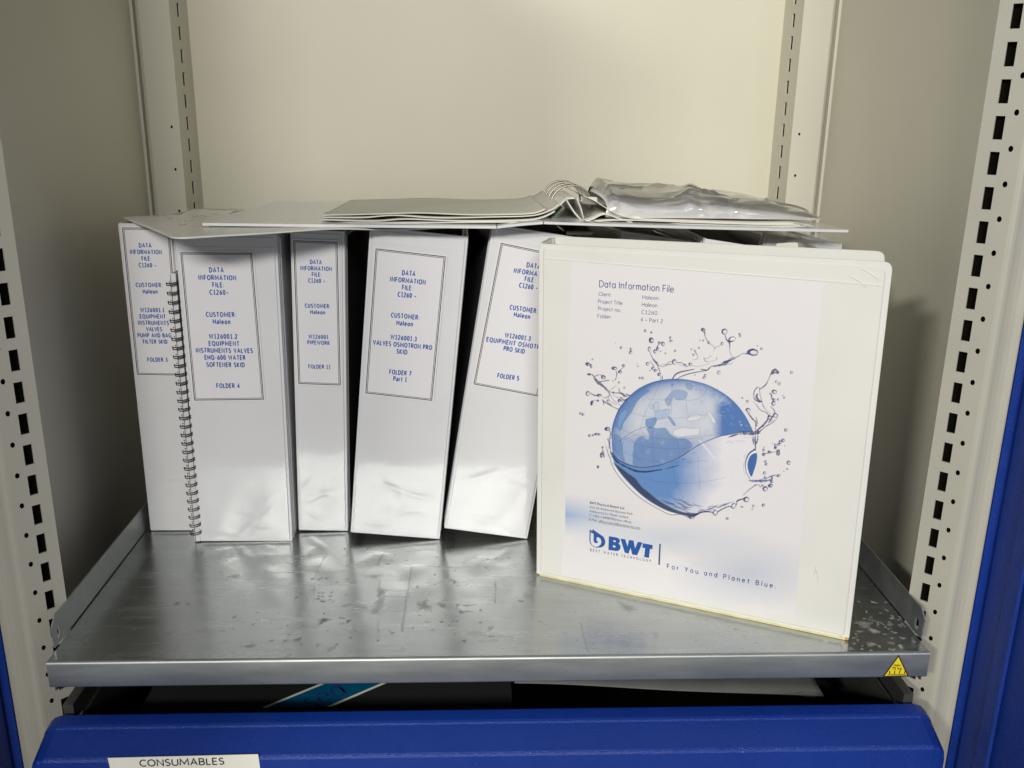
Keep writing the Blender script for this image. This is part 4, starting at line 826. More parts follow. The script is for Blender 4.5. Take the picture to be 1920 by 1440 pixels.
for pts in ([(215, 405), (330, 437), (500, 455), (700, 450), (900, 420)], [(140, 565), (300, 615), (500, 640), (700, 645), (900, 612), (1010, 588)], [(150, 640), (300, 700), (500, 728), (720, 725), (830, 700)], [(140, 760), (300, 820), (500, 850), (700, 850), (900, 835)], [(230, 965), (460, 1025), (700, 1042), (900, 1022), (1060, 988)],
    [(575, 110), (578, 250), (572, 440)], [(480, 125), (420, 250), (340, 400), (290, 560)], [(700, 260), (715, 400), (730, 450)], [(405, 550), (405, 700), (412, 880)], [(620, 640), (640, 760), (640, 820)], [(860, 150), (880, 230), (780, 290), (640, 290), (470, 290), (360, 280)], [(230, 700), (260, 800), (330, 880)], [(330, 640), (300, 560), (260, 600), (120, 650)], [(820, 800), (815, 900), (830, 1100)], [(580, 870), (600, 1000), (680, 1180)]):
    stroke([G(*p) for p in pts], .55, GR, .6)
stroke([G(*p) for p in ((105, 665), (160, 620), (250, 565), (345, 535), (420, 545))], 1.0, GR, .8)
stroke([G(*p) for p in ((825, 655), (890, 730), (960, 815))], [2.2, 4.5, 4.0], hexc(220, 216, 222), .8, 1.5)
for p in (((1000, 320), (1060, 260)), ((1010, 345), (1100, 320)), ((985, 335), (1040, 265))): stroke([G(*q) for q in p], .9, hexc(170, 195, 225), .7)
for cx, cy, r_ in ((1188, 488, 1.7), (1200, 517, 2.2), (1250, 522, 1.2), (1020, 430, 1.5), (1040, 400, 1.2)): drop(*G(cx, cy), r_, fill=hexc(240, 245, 250), lw=.5)
# outline of the cap and the wave between the halves
stroke([G(*p) for p in cap_top], [1.2, 2.6, 1.8, 1.4, 1.2, 1.3], hexc(52, 84, 145), .9)
stroke([G(*p) for p in ((38, 770), (80, 815), (130, 850), (210, 882), (300, 896), (420, 888), (520, 862), (620, 822), (700, 775), (780, 720), (850, 680), (1000, 622), (1080, 606), (1180, 587))], [2.2, 1.8, 1.5, 1.4, 1.2, .9], NAVY, .95)
stroke([G(*p) for p in ((45, 800), (90, 850), (160, 890), (260, 932), (350, 935), (430, 925), (485, 918))], [3.2, 3.6, 2.6, 1.6], hexc(40, 45, 80), .9, rough=.4)
stroke([G(*p) for p in ((330, 945), (400, 932), (480, 918))], [1.2, 2.2, 1.0], NAVY, .9)
stroke([G(*p) for p in ((520, 912), (580, 895), (640, 878))], [.8, 2.0, .8], NAVY, .8)
stroke([G(*p) for p in ((665, 832), (695, 822))], [1.2, 1.6], NAVY, .6)
stroke([G(*p) for p in ((740, 775), (790, 765))], [.6, 1.2], NAVY, .4)
# dark crescent and rippled rim of the water bowl
cres = [(45, 850), (115, 900), (188, 955), (252, 1000), (302, 1070), (365, 1120), (450, 1190), (545, 1247), (640, 1290), (740, 1310), (820, 1312), (760, 1335), (660, 1322), (560, 1296), (450, 1245), (350, 1180), (250, 1095), (170, 1010), (100, 930)]
m, c = polymask([G(*p) for p in smooth(cres+[cres[0]], 2)], 1.2); mixin(m, hexc(52, 62, 88), c*.93)
stroke([G(*p) for p in ((45, 880), (128, 998), (230, 1104), (342, 1202), (455, 1268), (560, 1309), (680, 1334))], [1.2, 2.4, 2.6, 1.6], hexc(232, 228, 232), .9, 1.2)
stroke([G(*p) for p in ((24, 820), (45, 890), (110, 990), (220, 1110), (330, 1198), (450, 1268), (560, 1322), (660, 1322), (745, 1352), (795, 1330), (850, 1302), (935, 1300), (965, 1325), (1000, 1290), (1090, 1248), (1130, 1266), (1158, 1230), (1165, 1195), (1220, 1180))], [.9, 1.2, 1.0, 1.5, 2.2, 1.6, 1.2], NAVY, .95)
for k in range(16):
    o_ = k*9; x0 = 430+rs.uniform(0, 240)+o_; y0 = 1160+o_*.55+rs.uniform(-6, 30); L = rs.uniform(60, 160)
    stroke([G(x0, y0), (G(x0+L*.5, y0+L*.28+rs.uniform(-6, 6))), G(x0+L, y0+L*.36)], [.3, 1.6, .4], hexc(45, 70, 125), .75)
for k in range(16):
    x0 = 760+rs.uniform(0, 330); y0 = 1312-(x0-760)*.18+rs.uniform(-34, 4); L = rs.uniform(40, 110)
    stroke([G(x0, y0), G(x0+L*.5, y0+rs.uniform(-10, 6)), G(x0+L, y0-L*.22)], [.3, 1.5, .4], hexc(45, 70, 125), .7)
stroke([G(*p) for p in ((700, 1322), (750, 1340), (790, 1325), (830, 1300), (900, 1292))], [2.0, 4.0, 3.0, 2.0, 1.0], hexc(40, 52, 92), .9)
drop(*G(755, 1350), 5, 2.6); drop(*G(968, 1308), 4.6, 5, fill=hexc(225, 225, 232)); drop(*G(1134, 1244), 4.2, 5, .4, fill=hexc(225, 225, 232)); drop(*G(1248, 1187), 5.2, 4.6, lw=1.9)
stroke([G(*p) for p in ((1160, 1205), (1200, 1185), (1240, 1180))], [2, 2.4, 1], NAVY, .9)
stroke([G(*p) for p in ((1215, 1150), (1270, 1100), (1330, 1055))], [.8, 1.4, 2.0], hexc(60, 66, 110), .85)
# hook at the right
hook = [(1262, 820), (1290, 785), (1342, 770), (1338, 850), (1318, 920), (1292, 985), (1268, 940), (1255, 880)]
m, c = polymask([G(*p) for p in smooth(hook+[hook[0]], 2)]); mixin(m, hexc(62, 100, 160), c)
stroke([G(*p) for p in ((1330, 745), (1285, 780), (1256, 830), (1246, 900), (1262, 960), (1292, 1005))], [1.2, 3.0, 3.4, 2.4], hexc(232, 230, 236), .95, 1.0)
stroke([G(*p) for p in ((1325, 735), (1275, 770), (1248, 820), (1238, 880), (1250, 950), (1282, 1002))], [3.0, 2.4, 1.4, 1.0], NAVY, .95)
stroke([G(*p) for p in ((1228, 840), (1222, 910), (1235, 960))], .7, NAVY, .5); stroke([G(*p) for p in ((1240, 770), (1228, 815))], .7, NAVY, .45)
stroke([G(*p) for p in ((1270, 1015), (1310, 1020), (1360, 1018), (1420, 1012))], [2, 3.5, 3, 1.5], hexc(70, 95, 150), .8, rough=.5)
# crown of splash on the right
stroke([G(*p) for p in ((1085, 628), (1120, 615), (1160, 602), (1180, 600))], [.6, 3.4, 2.4, .6], hexc(38, 45, 80), .9)
for p in (((1170, 585), (1230, 580), (1300, 582), (1370, 575)), ((1190, 600), (1240, 597), (1310, 600), (1370, 590)), ((1320, 575), (1350, 560), (1400, 520), (1430, 490)), ((1330, 590), (1325, 640), (1328, 700), (1330, 745)), ((1306, 600), (1308, 650), (1310, 690)), ((1350, 600), (1345, 660), (1322, 700))):
    stroke([G(*q) for q in p], [1.0, 2.4, 2.6, 1.0], NAVY, .85, rough=.6)
for k in range(26):
    drop(*G(1180+rs.uniform(0, 180), 588+rs.uniform(-12, 14)), rs.uniform(.8, 2.0), rs.uniform(.6, 1.4), rs.uniform(0, 3), lw=.9)
for p in (((1060, 672), (1100, 668), (1130, 680)), ((1150, 655), (1180, 662), (1235, 660)), ((1220, 625), (1260, 632), (1300, 630))): stroke([G(*q) for q in p], .6, NAVY, .45)
K = lambda x, y: (1260+x/6, 600+y/6)
# upper jet
stroke([K(*p) for p in ((10, 665), (40, 620), (100, 590), (170, 575), (250, 560))], [2.0, 2.6, 2.2, 1.4], NAVY, .95)
stroke([K(*p) for p in ((60, 668), (110, 640), (190, 612), (290, 590), (390, 572), (430, 540))], [1.0, 1.8, 1.8, 1.4, 1.4], NAVY, .9)
stroke([K(*p) for p in ((330, 560), (400, 570), (440, 530), (520, 520), (600, 490), (660, 450), (720, 425), (800, 385), (850, 385))], [1.5, 2.2, 1.6, 2.4, 6.5, 5.0, 2.6, 2.0, 2.4], hexc(45, 52, 92), .92, rough=.35)
stroke([K(*p) for p in ((450, 522), (560, 500), (660, 500), (690, 480))], [.6, 1.6, 2.0, .6], hexc(150, 165, 195), .8)
stroke([K(*p) for p in ((500, 500), (600, 455), (680, 440), (760, 402), (840, 376))], [.5, 1.2, 1.6, 1.0], hexc(215, 220, 232), .8)
drop(*K(915, 370), 9.6, 5.4, .05, lw=2.2); stroke([K(*p) for p in ((870, 345), (910, 335), (960, 350))], [1.5, 2.8, 1.2], NAVY, .9); stroke([K(*p) for p in ((860, 385), (910, 402), (960, 400))], [1.5, 2.6, 1.0], NAVY, .9)
stroke([K(*p) for p in ((675, 410), (655, 370), (650, 330), (650, 270), (615, 225), (600, 180))], [1.0, .8, .8, 2.6, 1.8, 1.6], NAVY, .9)
drop(*K(595, 138), 5.2, 5.2, lw=1.9); drop(*K(680, 222), 6.8, 4.8, -.3, lw=1.3, fill=hexc(225, 222, 226)); stroke([K(*p) for p in ((610, 225), (650, 250), (690, 240))], [1.2, 3.4, 1.2], NAVY, .85)
stroke([K(*p) for p in ((345, 110), (370, 150), (375, 190), (410, 255), (455, 290), (490, 330))], [4.2, 2.6, 1.2, 1.4, .8, .8], NAVY, .85); stroke([K(*p) for p in ((470, 360), (490, 315), (540, 295), (562, 275))], [.5, .9, .8, 1.2], NAVY, .7)
drop(*K(415, 262), 2.2, 2.6); drop(*K(568, 272), 2.8, 3.0); drop(*K(355, 120), 3.8, 3.0, .4, lw=1.8)
stroke([K(*p) for p in ((360, 430), (380, 470), (420, 475), (500, 455), (505, 430))], [1.6, 1.6, .8, 1.0, 1.4], NAVY, .6, rough=.5); stroke([K(*p) for p in ((365, 440), (410, 430), (445, 405))], .9, NAVY, .6)
stroke([K(*p) for p in ((-120, 505), (-60, 500), (-20, 475), (30, 475))], [.6, 1.2, 1.0], NAVY, .7)
drop(*K(28, 478), 3.8, 4.8, .3, lw=1.5)
stroke([K(*p) for p in ((60, 485), (110, 488), (150, 515), (180, 530))], [1.8, 1.4, 1.2, 1.0], NAVY, .8, rough=.4); stroke([K(*p) for p in ((65, 505), (120, 520), (180, 535))], .8, NAVY, .6)
drop(*K(210, 505), 3.2, 3.0, lw=1.5); stroke([K(*p) for p in ((230, 520), (280, 528), (340, 520), (420, 495))], [1.0, .8, .8], NAVY, .55); drop(*K(150, 510), 2.4, 1.6)
stroke([K(*p) for p in ((255, 345), (275, 385), (290, 410), (280, 445), (235, 455))], [2.4, 1.6, .9, .9, .6], NAVY, .75)
for x, y, r_ in ((40, 355, 2.3), (245, 398, 2), (222, 335, 1.4), (308, 320, 1.8), (318, 236, 1.0), (355, 238, 1.6), (530, 598, 3.2), (365, 655, 2.8), (378, 630, 2.4), (765, 165, 2.4), (772, 188, 2.2), (1010, 330, 2.6), (965, 298, 1.2), (1348, 597, 2.9), (1175, 700, 2.4), (1212, 725, 2.8), (795, 884, 1.7), (852, 921, 2.7), (1265, 882, 1.9), (1250, 855, 1.1), (1195, 900, 1.9), (1283, 1243, 3.0), (262, 625, 1.0), (10, 735, 1.8), (3, 240, 1.4)):
    drop(*K(x, y), r_, r_*rs.uniform(.85, 1.15), lw=1.0)
# right vertical splash
stroke([K(*p) for p in ((1110, 620), (1085, 680), (1050, 740), (990, 785))], [1.6, 1.0, 2.6, 1.4], hexc(60, 66, 100), .85)
m, c = polymask([K(*p) for p in ((1105, 620), (1125, 570), (1165, 548), (1210, 590), (1200, 615), (1160, 605), (1130, 620))], .8); mixin(m, hexc(60, 62, 84), c*.9); drop(*K(1160, 585), 3.2, 2.8, lw=.8, fill=hexc(225, 222, 228))
stroke([K(*p) for p in ((965, 762), (930, 800), (922, 860), (935, 900), (985, 925), (1010, 920))], [1.8, 1.8, 1.4, 2.0, 3.0, 1.6], NAVY, .9); stroke([K(*p) for p in ((985, 765), (990, 830), (1000, 880), (1020, 950), (1045, 1000))], [1.6, 1.0, 1.4, 1.0], NAVY, .75); stroke([K(*p) for p in ((960, 840), (955, 880), (1000, 925))], [3.0, 4.2, 2.0], hexc(40, 46, 84), .85)
stroke([K(*p) for p in ((920, 920), (950, 960), (1000, 1020), (1060, 1045), (1100, 1080), (1160, 1100))], [.8, 1.0, 1.4, 1.4, 1.8, 1.0], NAVY, .8, rough=.5); stroke([K(*p) for p in ((1020, 960), (1050, 1010), (1110, 1060))], .9, NAVY, .6)
stroke([K(*p) for p in ((1115, 980), (1150, 1020), (1155, 1060), (1120, 1110), (1090, 1160))], [1.0, 1.8, 1.6, 2.6, 2.0], NAVY, .85); drop(*K(1165, 1080), 4.5, 4.0, .5, lw=1.4)
stroke([K(*p) for p in ((1190, 1070), (1180, 1110), (1130, 1160), (1060, 1200), (1000, 1250), (960, 1285))], [1.0, 1.6, 1.2, 1.8, 2.2, 2.0], NAVY, .8, rough=.5); stroke([K(*p) for p in ((1085, 1070), (1075, 1130), (1020, 1190), (980, 1230), (965, 1260))], [1.0, 3.0, 1.6, 2.4, 2.0], NAVY, .85, rough=.4)
drop(*K(1100, 1105), 3, 4, .4, lw=1.2); drop(*K(1120, 1130), 2.5, 3)
stroke([K(*p) for p in ((835, 1010), (865, 1060), (900, 1110), (940, 1150), (945, 1200), (940, 1240))], [2.4, 2.4, 2.2, 2.6, 1.6, 1.2], NAVY, .85, rough=.4); drop(*K(860, 1020), 4.2, 3.6, .5, lw=1.5, fill=hexc(222, 220, 226)); stroke([K(*p) for p in ((945, 1095), (960, 1150), (955, 1200))], [1, 2.2, 1.2], NAVY, .75)
stroke([K(*p) for p in ((1100, 830), (1120, 850), (1125, 890), (1145, 900))], [1.8, 2.6, 2.0, 1.6], NAVY, .85); drop(*K(1155, 815), 4.6, 3.6, .2, lw=1.6); drop(*K(1150, 905), 3.0, 2.6, lw=1.5); drop(*K(1145, 945), 3.6, 4.2, lw=1.6)
R_ = lambda x, y: (1380+x/7.2, 780+y/7.2)
for x, y, rx, ry, lw in ((677, 195, 2.8, 2.8, 1.2), (640, 335, 3.2, 3.0, 1.6), (600, 360, 2.6, 3.2, 1.6), (578, 395, 2.6, 2.2, 1.2), (535, 400, 2.4, 2.6, 1.2), (540, 432, 2.4, 2.0, 2.2), (378, 465, 2.4, 2.6, 1.2), (380, 525, 2.8, 2.6, 2.0), (455, 495, 3.4, 2.4, 1.3), (402, 622, 2.3, 2.4, 1.2), (412, 660, 2.8, 2.2, 1.2), (390, 776, 2.8, 2.9, 1.2), (715, 638, 3.6, 3.6, 1.6), (695, 722, 1.8, 1.8, .9), (650, 752, 1.2, 1.2, .8), (580, 810, 3.6, 2.2, 1.4), (472, 945, 4.0, 2.9, 2.2), (398, 990, 4.4, 4.4, 2.0), (375, 1208, 2.9, 2.5, 1.4), (238, 1222, 2.2, 2.6, .9), (222, 1265, 1.4, 1.4, .8), (85, 1235, 2.8, 1.6, .8), (485, 890, 2.6, 2.6, 1.8), (345, 890, 3.0, 2.0, 1.6), (395, 835, 2.0, 2.0, 1.2), (360, 945, 2.4, 2.0, 1.0), (660, 410, 1.0, 1.0, .7), (498, 376, 1.0, .8, .8), (382, 428, 1.2, 1.0, .8)):
    drop(*R_(x, y), rx, ry, rs.uniform(-.5, .5), lw=lw)
stroke([R_(*p) for p in ((385, 520), (430, 505), (470, 495), (540, 490))], [1.2, 1.8, .8], NAVY, .8)
m, c = polymask([R_(*p) for p in ((545, 465), (590, 455), (598, 520), (575, 545), (545, 530))]); mixin(m, hexc(50, 58, 100), c*.85); drop(*R_(570, 505), 1.8, 3.0, lw=.5, fill=hexc(225, 222, 228))
stroke([R_(*p) for p in ((250, 885), (310, 880), (370, 885), (430, 875), (480, 860), (490, 830))], [3, 3.4, 3.2, 3.0, 3.0, 2.0], hexc(65, 88, 140), .85, rough=.5)
stroke([R_(*p) for p in ((320, 862), (400, 850), (470, 822), (545, 800))], [.6, 1.6, 2.4, 1.2], NAVY, .8, rough=.4)
stroke([R_(*p) for p in ((250, 940), (310, 935), (330, 965))], [1.2, 1.6, 1.6], NAVY, .7)
# left splash
T = lambda x, y: (1060+x/7.2, 600+y/7.2)
for x, y, rx, ry, lw in ((1085, 152, 2.4, 2.6, 1.2), (1168, 178, 2.0, 1.8, 1.3), (1168, 282, 3.8, 4.4, 2.6), (758, 383, 2.4, 2.4, 1.2), (890, 403, 2.2, 2.8, 1.1), (886, 447, 3.0, 2.9, 1.3), (1138, 400, 2.8, 4.6, 1.0), (1325, 330, 3.2, 3.8, 1.5), (1215, 432, 2.8, 3.6, 1.4), (1250, 400, 2.8, 3.0, 1.4), (1275, 315, 3.0, 2.4, 1.1), (1290, 430, 1.5, 1.5, .7), (1355, 460, 1.5, 2.0, .7), (1420, 248, 2.0, 2.6, 1.1), (1425, 292, 2.2, 2.4, 1.1),
    (312, 605, 3.6, 2.6, 2.4), (355, 630, 1.8, 3.4, 1.4), (373, 540, 1.8, 1.6, .8), (670, 660, 4.6, 2.8, 1.9), (792, 622, 2.8, 2.4, 1.3), (745, 710, 3.4, 2.6, 1.6), (985, 630, 1.5, 1.6, .8), (970, 592, 1.0, 1.0, .6), (1115, 600, 3.0, 3.2, 1.3), (1185, 658, 2.8, 2.4, 1.4), (1222, 690, 2.8, 2.6, 1.5), (1272, 742, 2.9, 2.7, 1.8), (1010, 790, 2.0, 2.0, 1.1), (1050, 792, 2.4, 2.6, 1.1), (729, 850, 1.9, 1.9, 1.0), (803, 922, 2.0, 1.8, .9),
    (335, 743, 3.4, 1.6, 1.8), (520, 780, 4.0, 3.4, 1.6), (310, 1000, 3.8, 4.4, 1.3), (460, 1025, 3.4, 2.4, 1.6), (365, 1130, 2.2, 3.6, 2.2), (447, 1098, 1.8, 1.4, 1.8), (210, 1270, 2.4, 2.0, 1.1), (245, 1282, 2.6, 2.2, 1.2), (650, 830, 1.2, 1.2, .8), (580, 1098, 2.4, 2.4, 1.1), (735, 1098, 2.4, 2.6, 2.0), (1148, 690, 1.4, 1.4, .7), (680, 318, 1.0, 1.0, .5), (655, 985, 1.8, 1.4, 1.3), (1240, 590, 2.5, 2.5, 1.0)):
    drop(*T(x, y), rx, ry, rs.uniform(-.4, .4), lw=lw)
for pts, wd in ((((370, 740), (400, 790), (450, 840), (510, 890), (560, 940), (600, 1000), (585, 1040), (520, 1060)), [1.6, 2.4, 3.2, 2.8, 2.6, 1.8, 1.2, 1.0]), (((390, 800), (440, 860), (500, 900), (560, 960)), [1, 2.2, 1.6, 1]), (((400, 770), (460, 745), (530, 770), (540, 800)), [2.2, 1.0, 2.0, 1.2]), (((470, 840), (530, 830), (595, 818)), [1.6, 2.4, 1.4]), (((690, 700), (700, 740), (685, 800), (680, 812)), [1.2, 2.0, 1.0, 2.2]), (((720, 710), (770, 660), (800, 630)), [1.8, 1.4, 1.2]),
    (((340, 990), (390, 1020), (440, 1025), (480, 1010), (500, 1045)), [1.2, 2.2, 2.0, 1.4, 1.0]), (((500, 1080), (530, 1110), (600, 1145), (650, 1180), (730, 1215)), [1.2, 2.2, 3.0, 1.6, 2.2]), (((600, 960), (640, 990), (700, 990), (760, 1000), (800, 1040)), [1.0, 1.4, 1.6, 2.2, 2.6]), (((620, 950), (660, 915), (695, 895)), [.8, .9, .5]), (((730, 930), (735, 970), (790, 1010), (830, 1040)), [2.0, 1.4, 2.4, 2.0]), (((820, 1005), (850, 1020), (885, 1025)), [1.2, 3.0, 1.2]),
    (((600, 1000), (640, 1070), (700, 1130), (770, 1170)), [1.0, .8, 1.0, .8]), (((580, 1050), (620, 1110), (690, 1150)), .7), (((640, 1010), (720, 1060), (780, 1110)), [.8, 1.0, 1.6]), (((750, 1050), (800, 1090), (850, 1060)), [2.2, 2.8, 2.0]), (((350, 1150), (370, 1110), (400, 1090), (440, 1095)), [1.8, 1.4, .8, .6]), (((520, 1100), (520, 1130), (530, 1150)), [2.4, 1.8, .8]),
    (((1140, 430), (1170, 500), (1200, 550), (1240, 600), (1270, 680), (1290, 740)), [.8, 1.4, 3.2, 3.0, 1.6, 1.0]), (((1150, 570), (1190, 620), (1200, 650)), [1.4, 1.8, 1.4]), (((1250, 610), (1320, 635), (1380, 610), (1440, 605)), [1.4, .9, 1.6, 1.0]), (((1240, 375), (1260, 340), (1300, 310)), [2.0, 1.2, 1.0]), (((1290, 760), (1290, 825)), .7), (((1312, 755), (1310, 820)), [.8, 1.8, 1.0]), (((1250, 370), (1250, 395)), 1.8)):
    stroke([T(*p) for p in pts], wd, NAVY, .8, rough=.35)
# left rim of the water bowl
W_ = lambda x, y: (1140+x/4.8, 690+y/4.8)
for pts, wd in ((((10, 560), (25, 590), (18, 640), (20, 700), (28, 760), (38, 800)), [2.2, 1.4, 2.0, 1.2, 2.2, 1.4]), (((-20, 700), (-5, 740), (5, 780), (25, 820)), [1.0, 1.4, 1.6, 1.0]), (((0, 640), (15, 690), (10, 730)), [1.8, 2.4, 1.0]), (((-45, 740), (-40, 780), (-30, 810)), [1.6, 3.2, 1.4])):
    stroke([W_(*p) for p in pts], wd, NAVY, .8, rough=.4)
for x, y, rx, ry, lw in ((0, 553, 4.6, 3.0, 2.2), (-98, 600, 4.0, 2.0, 1.4), (-130, 610, 2.2, 1.8, 1.1), (-75, 602, 2.4, 2.0, 1.2), (-162, 613, 2.6, 2.4, 1.3), (-45, 720, 1.6, 2.0, 1.4), (-55, 790, 2.2, 4.4, 1.8), (-85, 895, 1.6, 2.0, 2.2), (1078, 1358, 2.6, 2.0, 1.2)):
    drop(*W_(x, y), rx, ry, lw=lw)
drop(1396, 760, 0.01)
Vp = np.stack([UU.ravel()/1000, np.full(UU.size, -.75)/1000, VV_.ravel()/1000], 1)
nu_, nv_ = len(uu), len(vv); idx = (np.arange(nv_-1)[:, None]*nu_+np.arange(nu_-1)[None, :]).ravel()
# keep only cells inside the sheet outline
shp = [(28.3, 294.6), (229.0, 290.9), (231.3, 7.3), (24.6, 5.1)]
keep = np.ones(UU.shape, bool)
for i in range(4):
    a = shp[i]; b = shp[(i+1) % 4]; keep &= ((b[0]-a[0])*(VV_-a[1])-(b[1]-a[1])*(UU-a[0])) <= 0
kf = keep.ravel(); Fp = np.stack([idx, idx+1, idx+nu_+1, idx+nu_], 1); Fp = Fp[kf[Fp].all(1)]
used = np.zeros(len(Vp), bool); used[Fp.ravel()] = True; remap = np.cumsum(used)-1
me = big_mesh('cover_sheet', Vp[used], remap[Fp]); paint(me, 'print', img.reshape(-1, 3)[used])
cs = link('cover_sheet', me, M['print'], fc_)
D0 = -.80
def fs(s, u0, v, u1, cap, wt=.11, gap=.18): return place_stroke(s, u0, v, u1-u0, cap, fn_local, D0, wt=wt, gap=gap, align='L', geo=True)
def ft(s, u0, v, u1, cap, bold=0.0, spacing=1.0): return place_text(s, u0, v, u1-u0, cap, fn_local, D0, bold=bold, spacing=spacing, align='L')
L1 = [fs('Data Information File', 53.7, 277.2, 115.9, 5.3, .115, .17)]
for s, u0, v, u1 in (('Client:', 53.4, 268.7, 64.6), ('Project Title:', 53.1, 262.5, 74.6), ('Project no.:', 53.3, 256.5, 73.5), ('Folder:', 53.0, 250.2, 65.2), ('Haleon', 90.5, 268.9, 103.7), ('Haleon', 90.3, 262.8, 103.1), ('C1260', 90.1, 256.6, 103.4), ('6 – Part 2', 89.9, 250.4, 108.1)):
    L1.append(fs(s, u0, v, u1, 3.0, .12, .17))
L1.append(fs('For You and Planet Blue.', 121.9, 33.8, 214.3, 4.2, .15, .50))
L1.append(fs('BEST WATER TECHNOLOGY', 51.8, 35.7, 107.7, 2.3, .16, .62))
L1.append(slab(rect(114.3, 115.6, 33.4, 53.6), D0, D0+.03, fn_local))
obj('cover_lettering', join(*L1), M['ink_navy'], fc_)
L2 = []
for s, u0, v, u1, bo in (('BWT Pharma & Biotech Ltd.', 50.6, 81.4, 82.2, .012), ('Unit 2A Ashbourne Business Park', 50.4, 77.3, 89.7, 0), ('Ashbourne,Co Meath, Ireland', 50.4, 73.4, 85.5, 0), ('T +353-1-8498700(main office)', 50.4, 69.4, 88.6, 0), ('E-Mail: office.ireland@bwtpharma.com', 50.2, 65.3, 96.9, 0)):
    L2.append(ft(s, u0, v, u1, 2.2, bo))
L2.append(slab(rect(58.5, 96.8, 63.5, 63.75), D0, D0+.03, fn_local))
obj('address_lettering', join(*L2), M['ink_black'], fc_)
# logo: droplet-shaped b and three heavy letters, traced from the photograph
hA = np.array([[H[0], H[1], H[2]], [H[3], H[4], H[5]], [H[6], H[7], 1.0]]); hI = np.linalg.inv(hA)
def mm(px, py):
    q = hI @ np.array([px, py, 1.0]); return (q[0]/q[2], q[1]/q[2])
Q = lambda x, y: mm(1090+x/9.6, 920+y/9.6)
def flat_poly(outer, holes=(), d=D0):
    bm = bmesh.new(); es = []
    for lp in (outer,)+tuple(holes):
        vs = [bm.verts.new((p[0], p[1], 0)) for p in lp]; es += [bm.edges.new((vs[i], vs[(i+1) % len(vs)])) for i in range(len(vs))]
    bmesh.ops.triangle_fill(bm, use_beauty=True, edges=es)
    bm.verts.index_update(); V = [fn_local(v.co.x, v.co.y, d) for v in bm.verts]; F = [tuple(v.index for v in f.verts) for f in bm.faces]; bm.free()
    return V, F
def QS(pts, n=3): return [Q(*p) for p in smooth(list(pts)+[pts[0]], n)[:-1]]
logo = []
B_ = [(500, 825), (620, 843), (660, 855), (692, 880), (700, 910), (690, 940), (672, 955), (700, 980), (712, 1015), (700, 1060), (670, 1088), (620, 1090), (492, 1070)]
logo.append(flat_poly([Q(*p) for p in B_], ([Q(*p) for p in ((582, 895), (618, 902), (628, 918), (615, 932), (580, 926))], [Q(*p) for p in ((576, 988), (612, 994), (624, 1010), (610, 1030), (572, 1023))])))
logo.append(flat_poly([Q(*p) for p in ((710, 868), (795, 880), (835, 1010), (862, 890), (945, 905), (972, 1045), (1020, 925), (1105, 940), (1010, 1168), (920, 1155), (890, 1035), (855, 1140), (785, 1118))]))
logo.append(flat_poly([Q(*p) for p in ((1112, 950), (1288, 985), (1284, 1060), (1240, 1052), (1222, 1215), (1135, 1200), (1152, 1040), (1100, 1030))]))
# outer droplet ring, open at upper left, and inner bowl of the b
logo.append(flat_poly([Q(*p) for p in ((155, 700), (205, 735), (200, 770), (172, 752), (170, 930), (200, 985), (250, 1015), (310, 1010), (350, 975), (368, 930), (350, 870), (310, 840), (282, 850), (278, 900), (305, 925), (300, 945), (265, 952), (232, 930), (224, 880), (226, 780), (200, 770), (205, 695), (260, 735), (340, 790), (400, 830), (432, 890), (438, 940), (420, 990), (380, 1020), (330, 1030), (250, 1027), (200, 1000), (160, 950), (150, 900))]))
obj('cover_logo', join(*logo), M['ink_logo'], fc_)

# ------------------------------------------------------------------ open binder lying across the tops
ob = thing('open_ring_binder', 'white ring binder lying wide open across the tops of the standing binders', 'ring binder')
Y0, Y1 = .135, .440
SL = -.040
def zy(z, y): return z+(y-Y0)*SL
def cov(x0, z0, x1, z1, th, sag=0):
    def f(u, v):
        x = x0+(x1-x0)*u; y = Y0+(Y1-Y0)*v; return (x, y, zy(z0+(z1-z0)*u-sag*math.sin(math.pi*u), y))
    return f
obj('left_cover', solid_grid(cov(-.2516, .3178, .0012, .3172, 0, .0002), 20, 10, .0024), M['vinyl'], ob)
obj('spine', solid_grid(cov(.0020, .3170, .0420, .3212, 0, -.0004), 6, 10, .0022), M['vinyl'], ob)
obj('right_cover', solid_grid(cov(.0428, .3212, .3128, .3160, 0, .0006), 20, 10, .0022), M['vinyl'], ob)
def rib(pts, y0, y1, th=.0006, w=0.0, ny=10, seed=0, twist=0):
    """sheet whose cross-section is measured at its front edge in the photograph and that runs back over the binders"""
    P = [on_y(px, py, y0) for px, py in pts]; S = smooth([(p.x, p.z) for p in P], 5); n = len(S)-1; rr = random.Random(seed); ph = rr.random()*6
    def f(u, v):
        k = u*n; i = min(int(k), n-1); t = k-i; x = S[i][0]*(1-t)+S[i+1][0]*t; z = S[i][1]*(1-t)+S[i+1][1]*t
        y = y0+(y1-y0)*v; return (x+w*math.sin(v*4+ph)+twist*v, y, z+(y-y0)*SL+w*.5*math.sin(v*6+u*5+ph))
    return solid_grid(f, n, ny, th)
# pages on the left, a stack of wavy plastic pockets
for k, (pts, mt) in enumerate(((((602, 417), (700, 418), (800, 418), (900, 417), (980, 416), (1015, 413)), 'paper_grey'), (((598, 412), (700, 415), (760, 411), (860, 414), (960, 413), (1010, 409), (1040, 396)), 'paper_grey'),
        (((606, 407), (680, 408), (740, 404), (820, 409), (930, 407), (1000, 404), (1035, 393), (1050, 383)), 'paper'), (((600, 404), (690, 402), (780, 399), (880, 402), (960, 401), (1000, 399), (1022, 392)), 'paper'))):
    obj('page', rib(pts, .152+.004*k, .415-.01*k, .0006, .0006, 16, k), M[mt], ob, True)
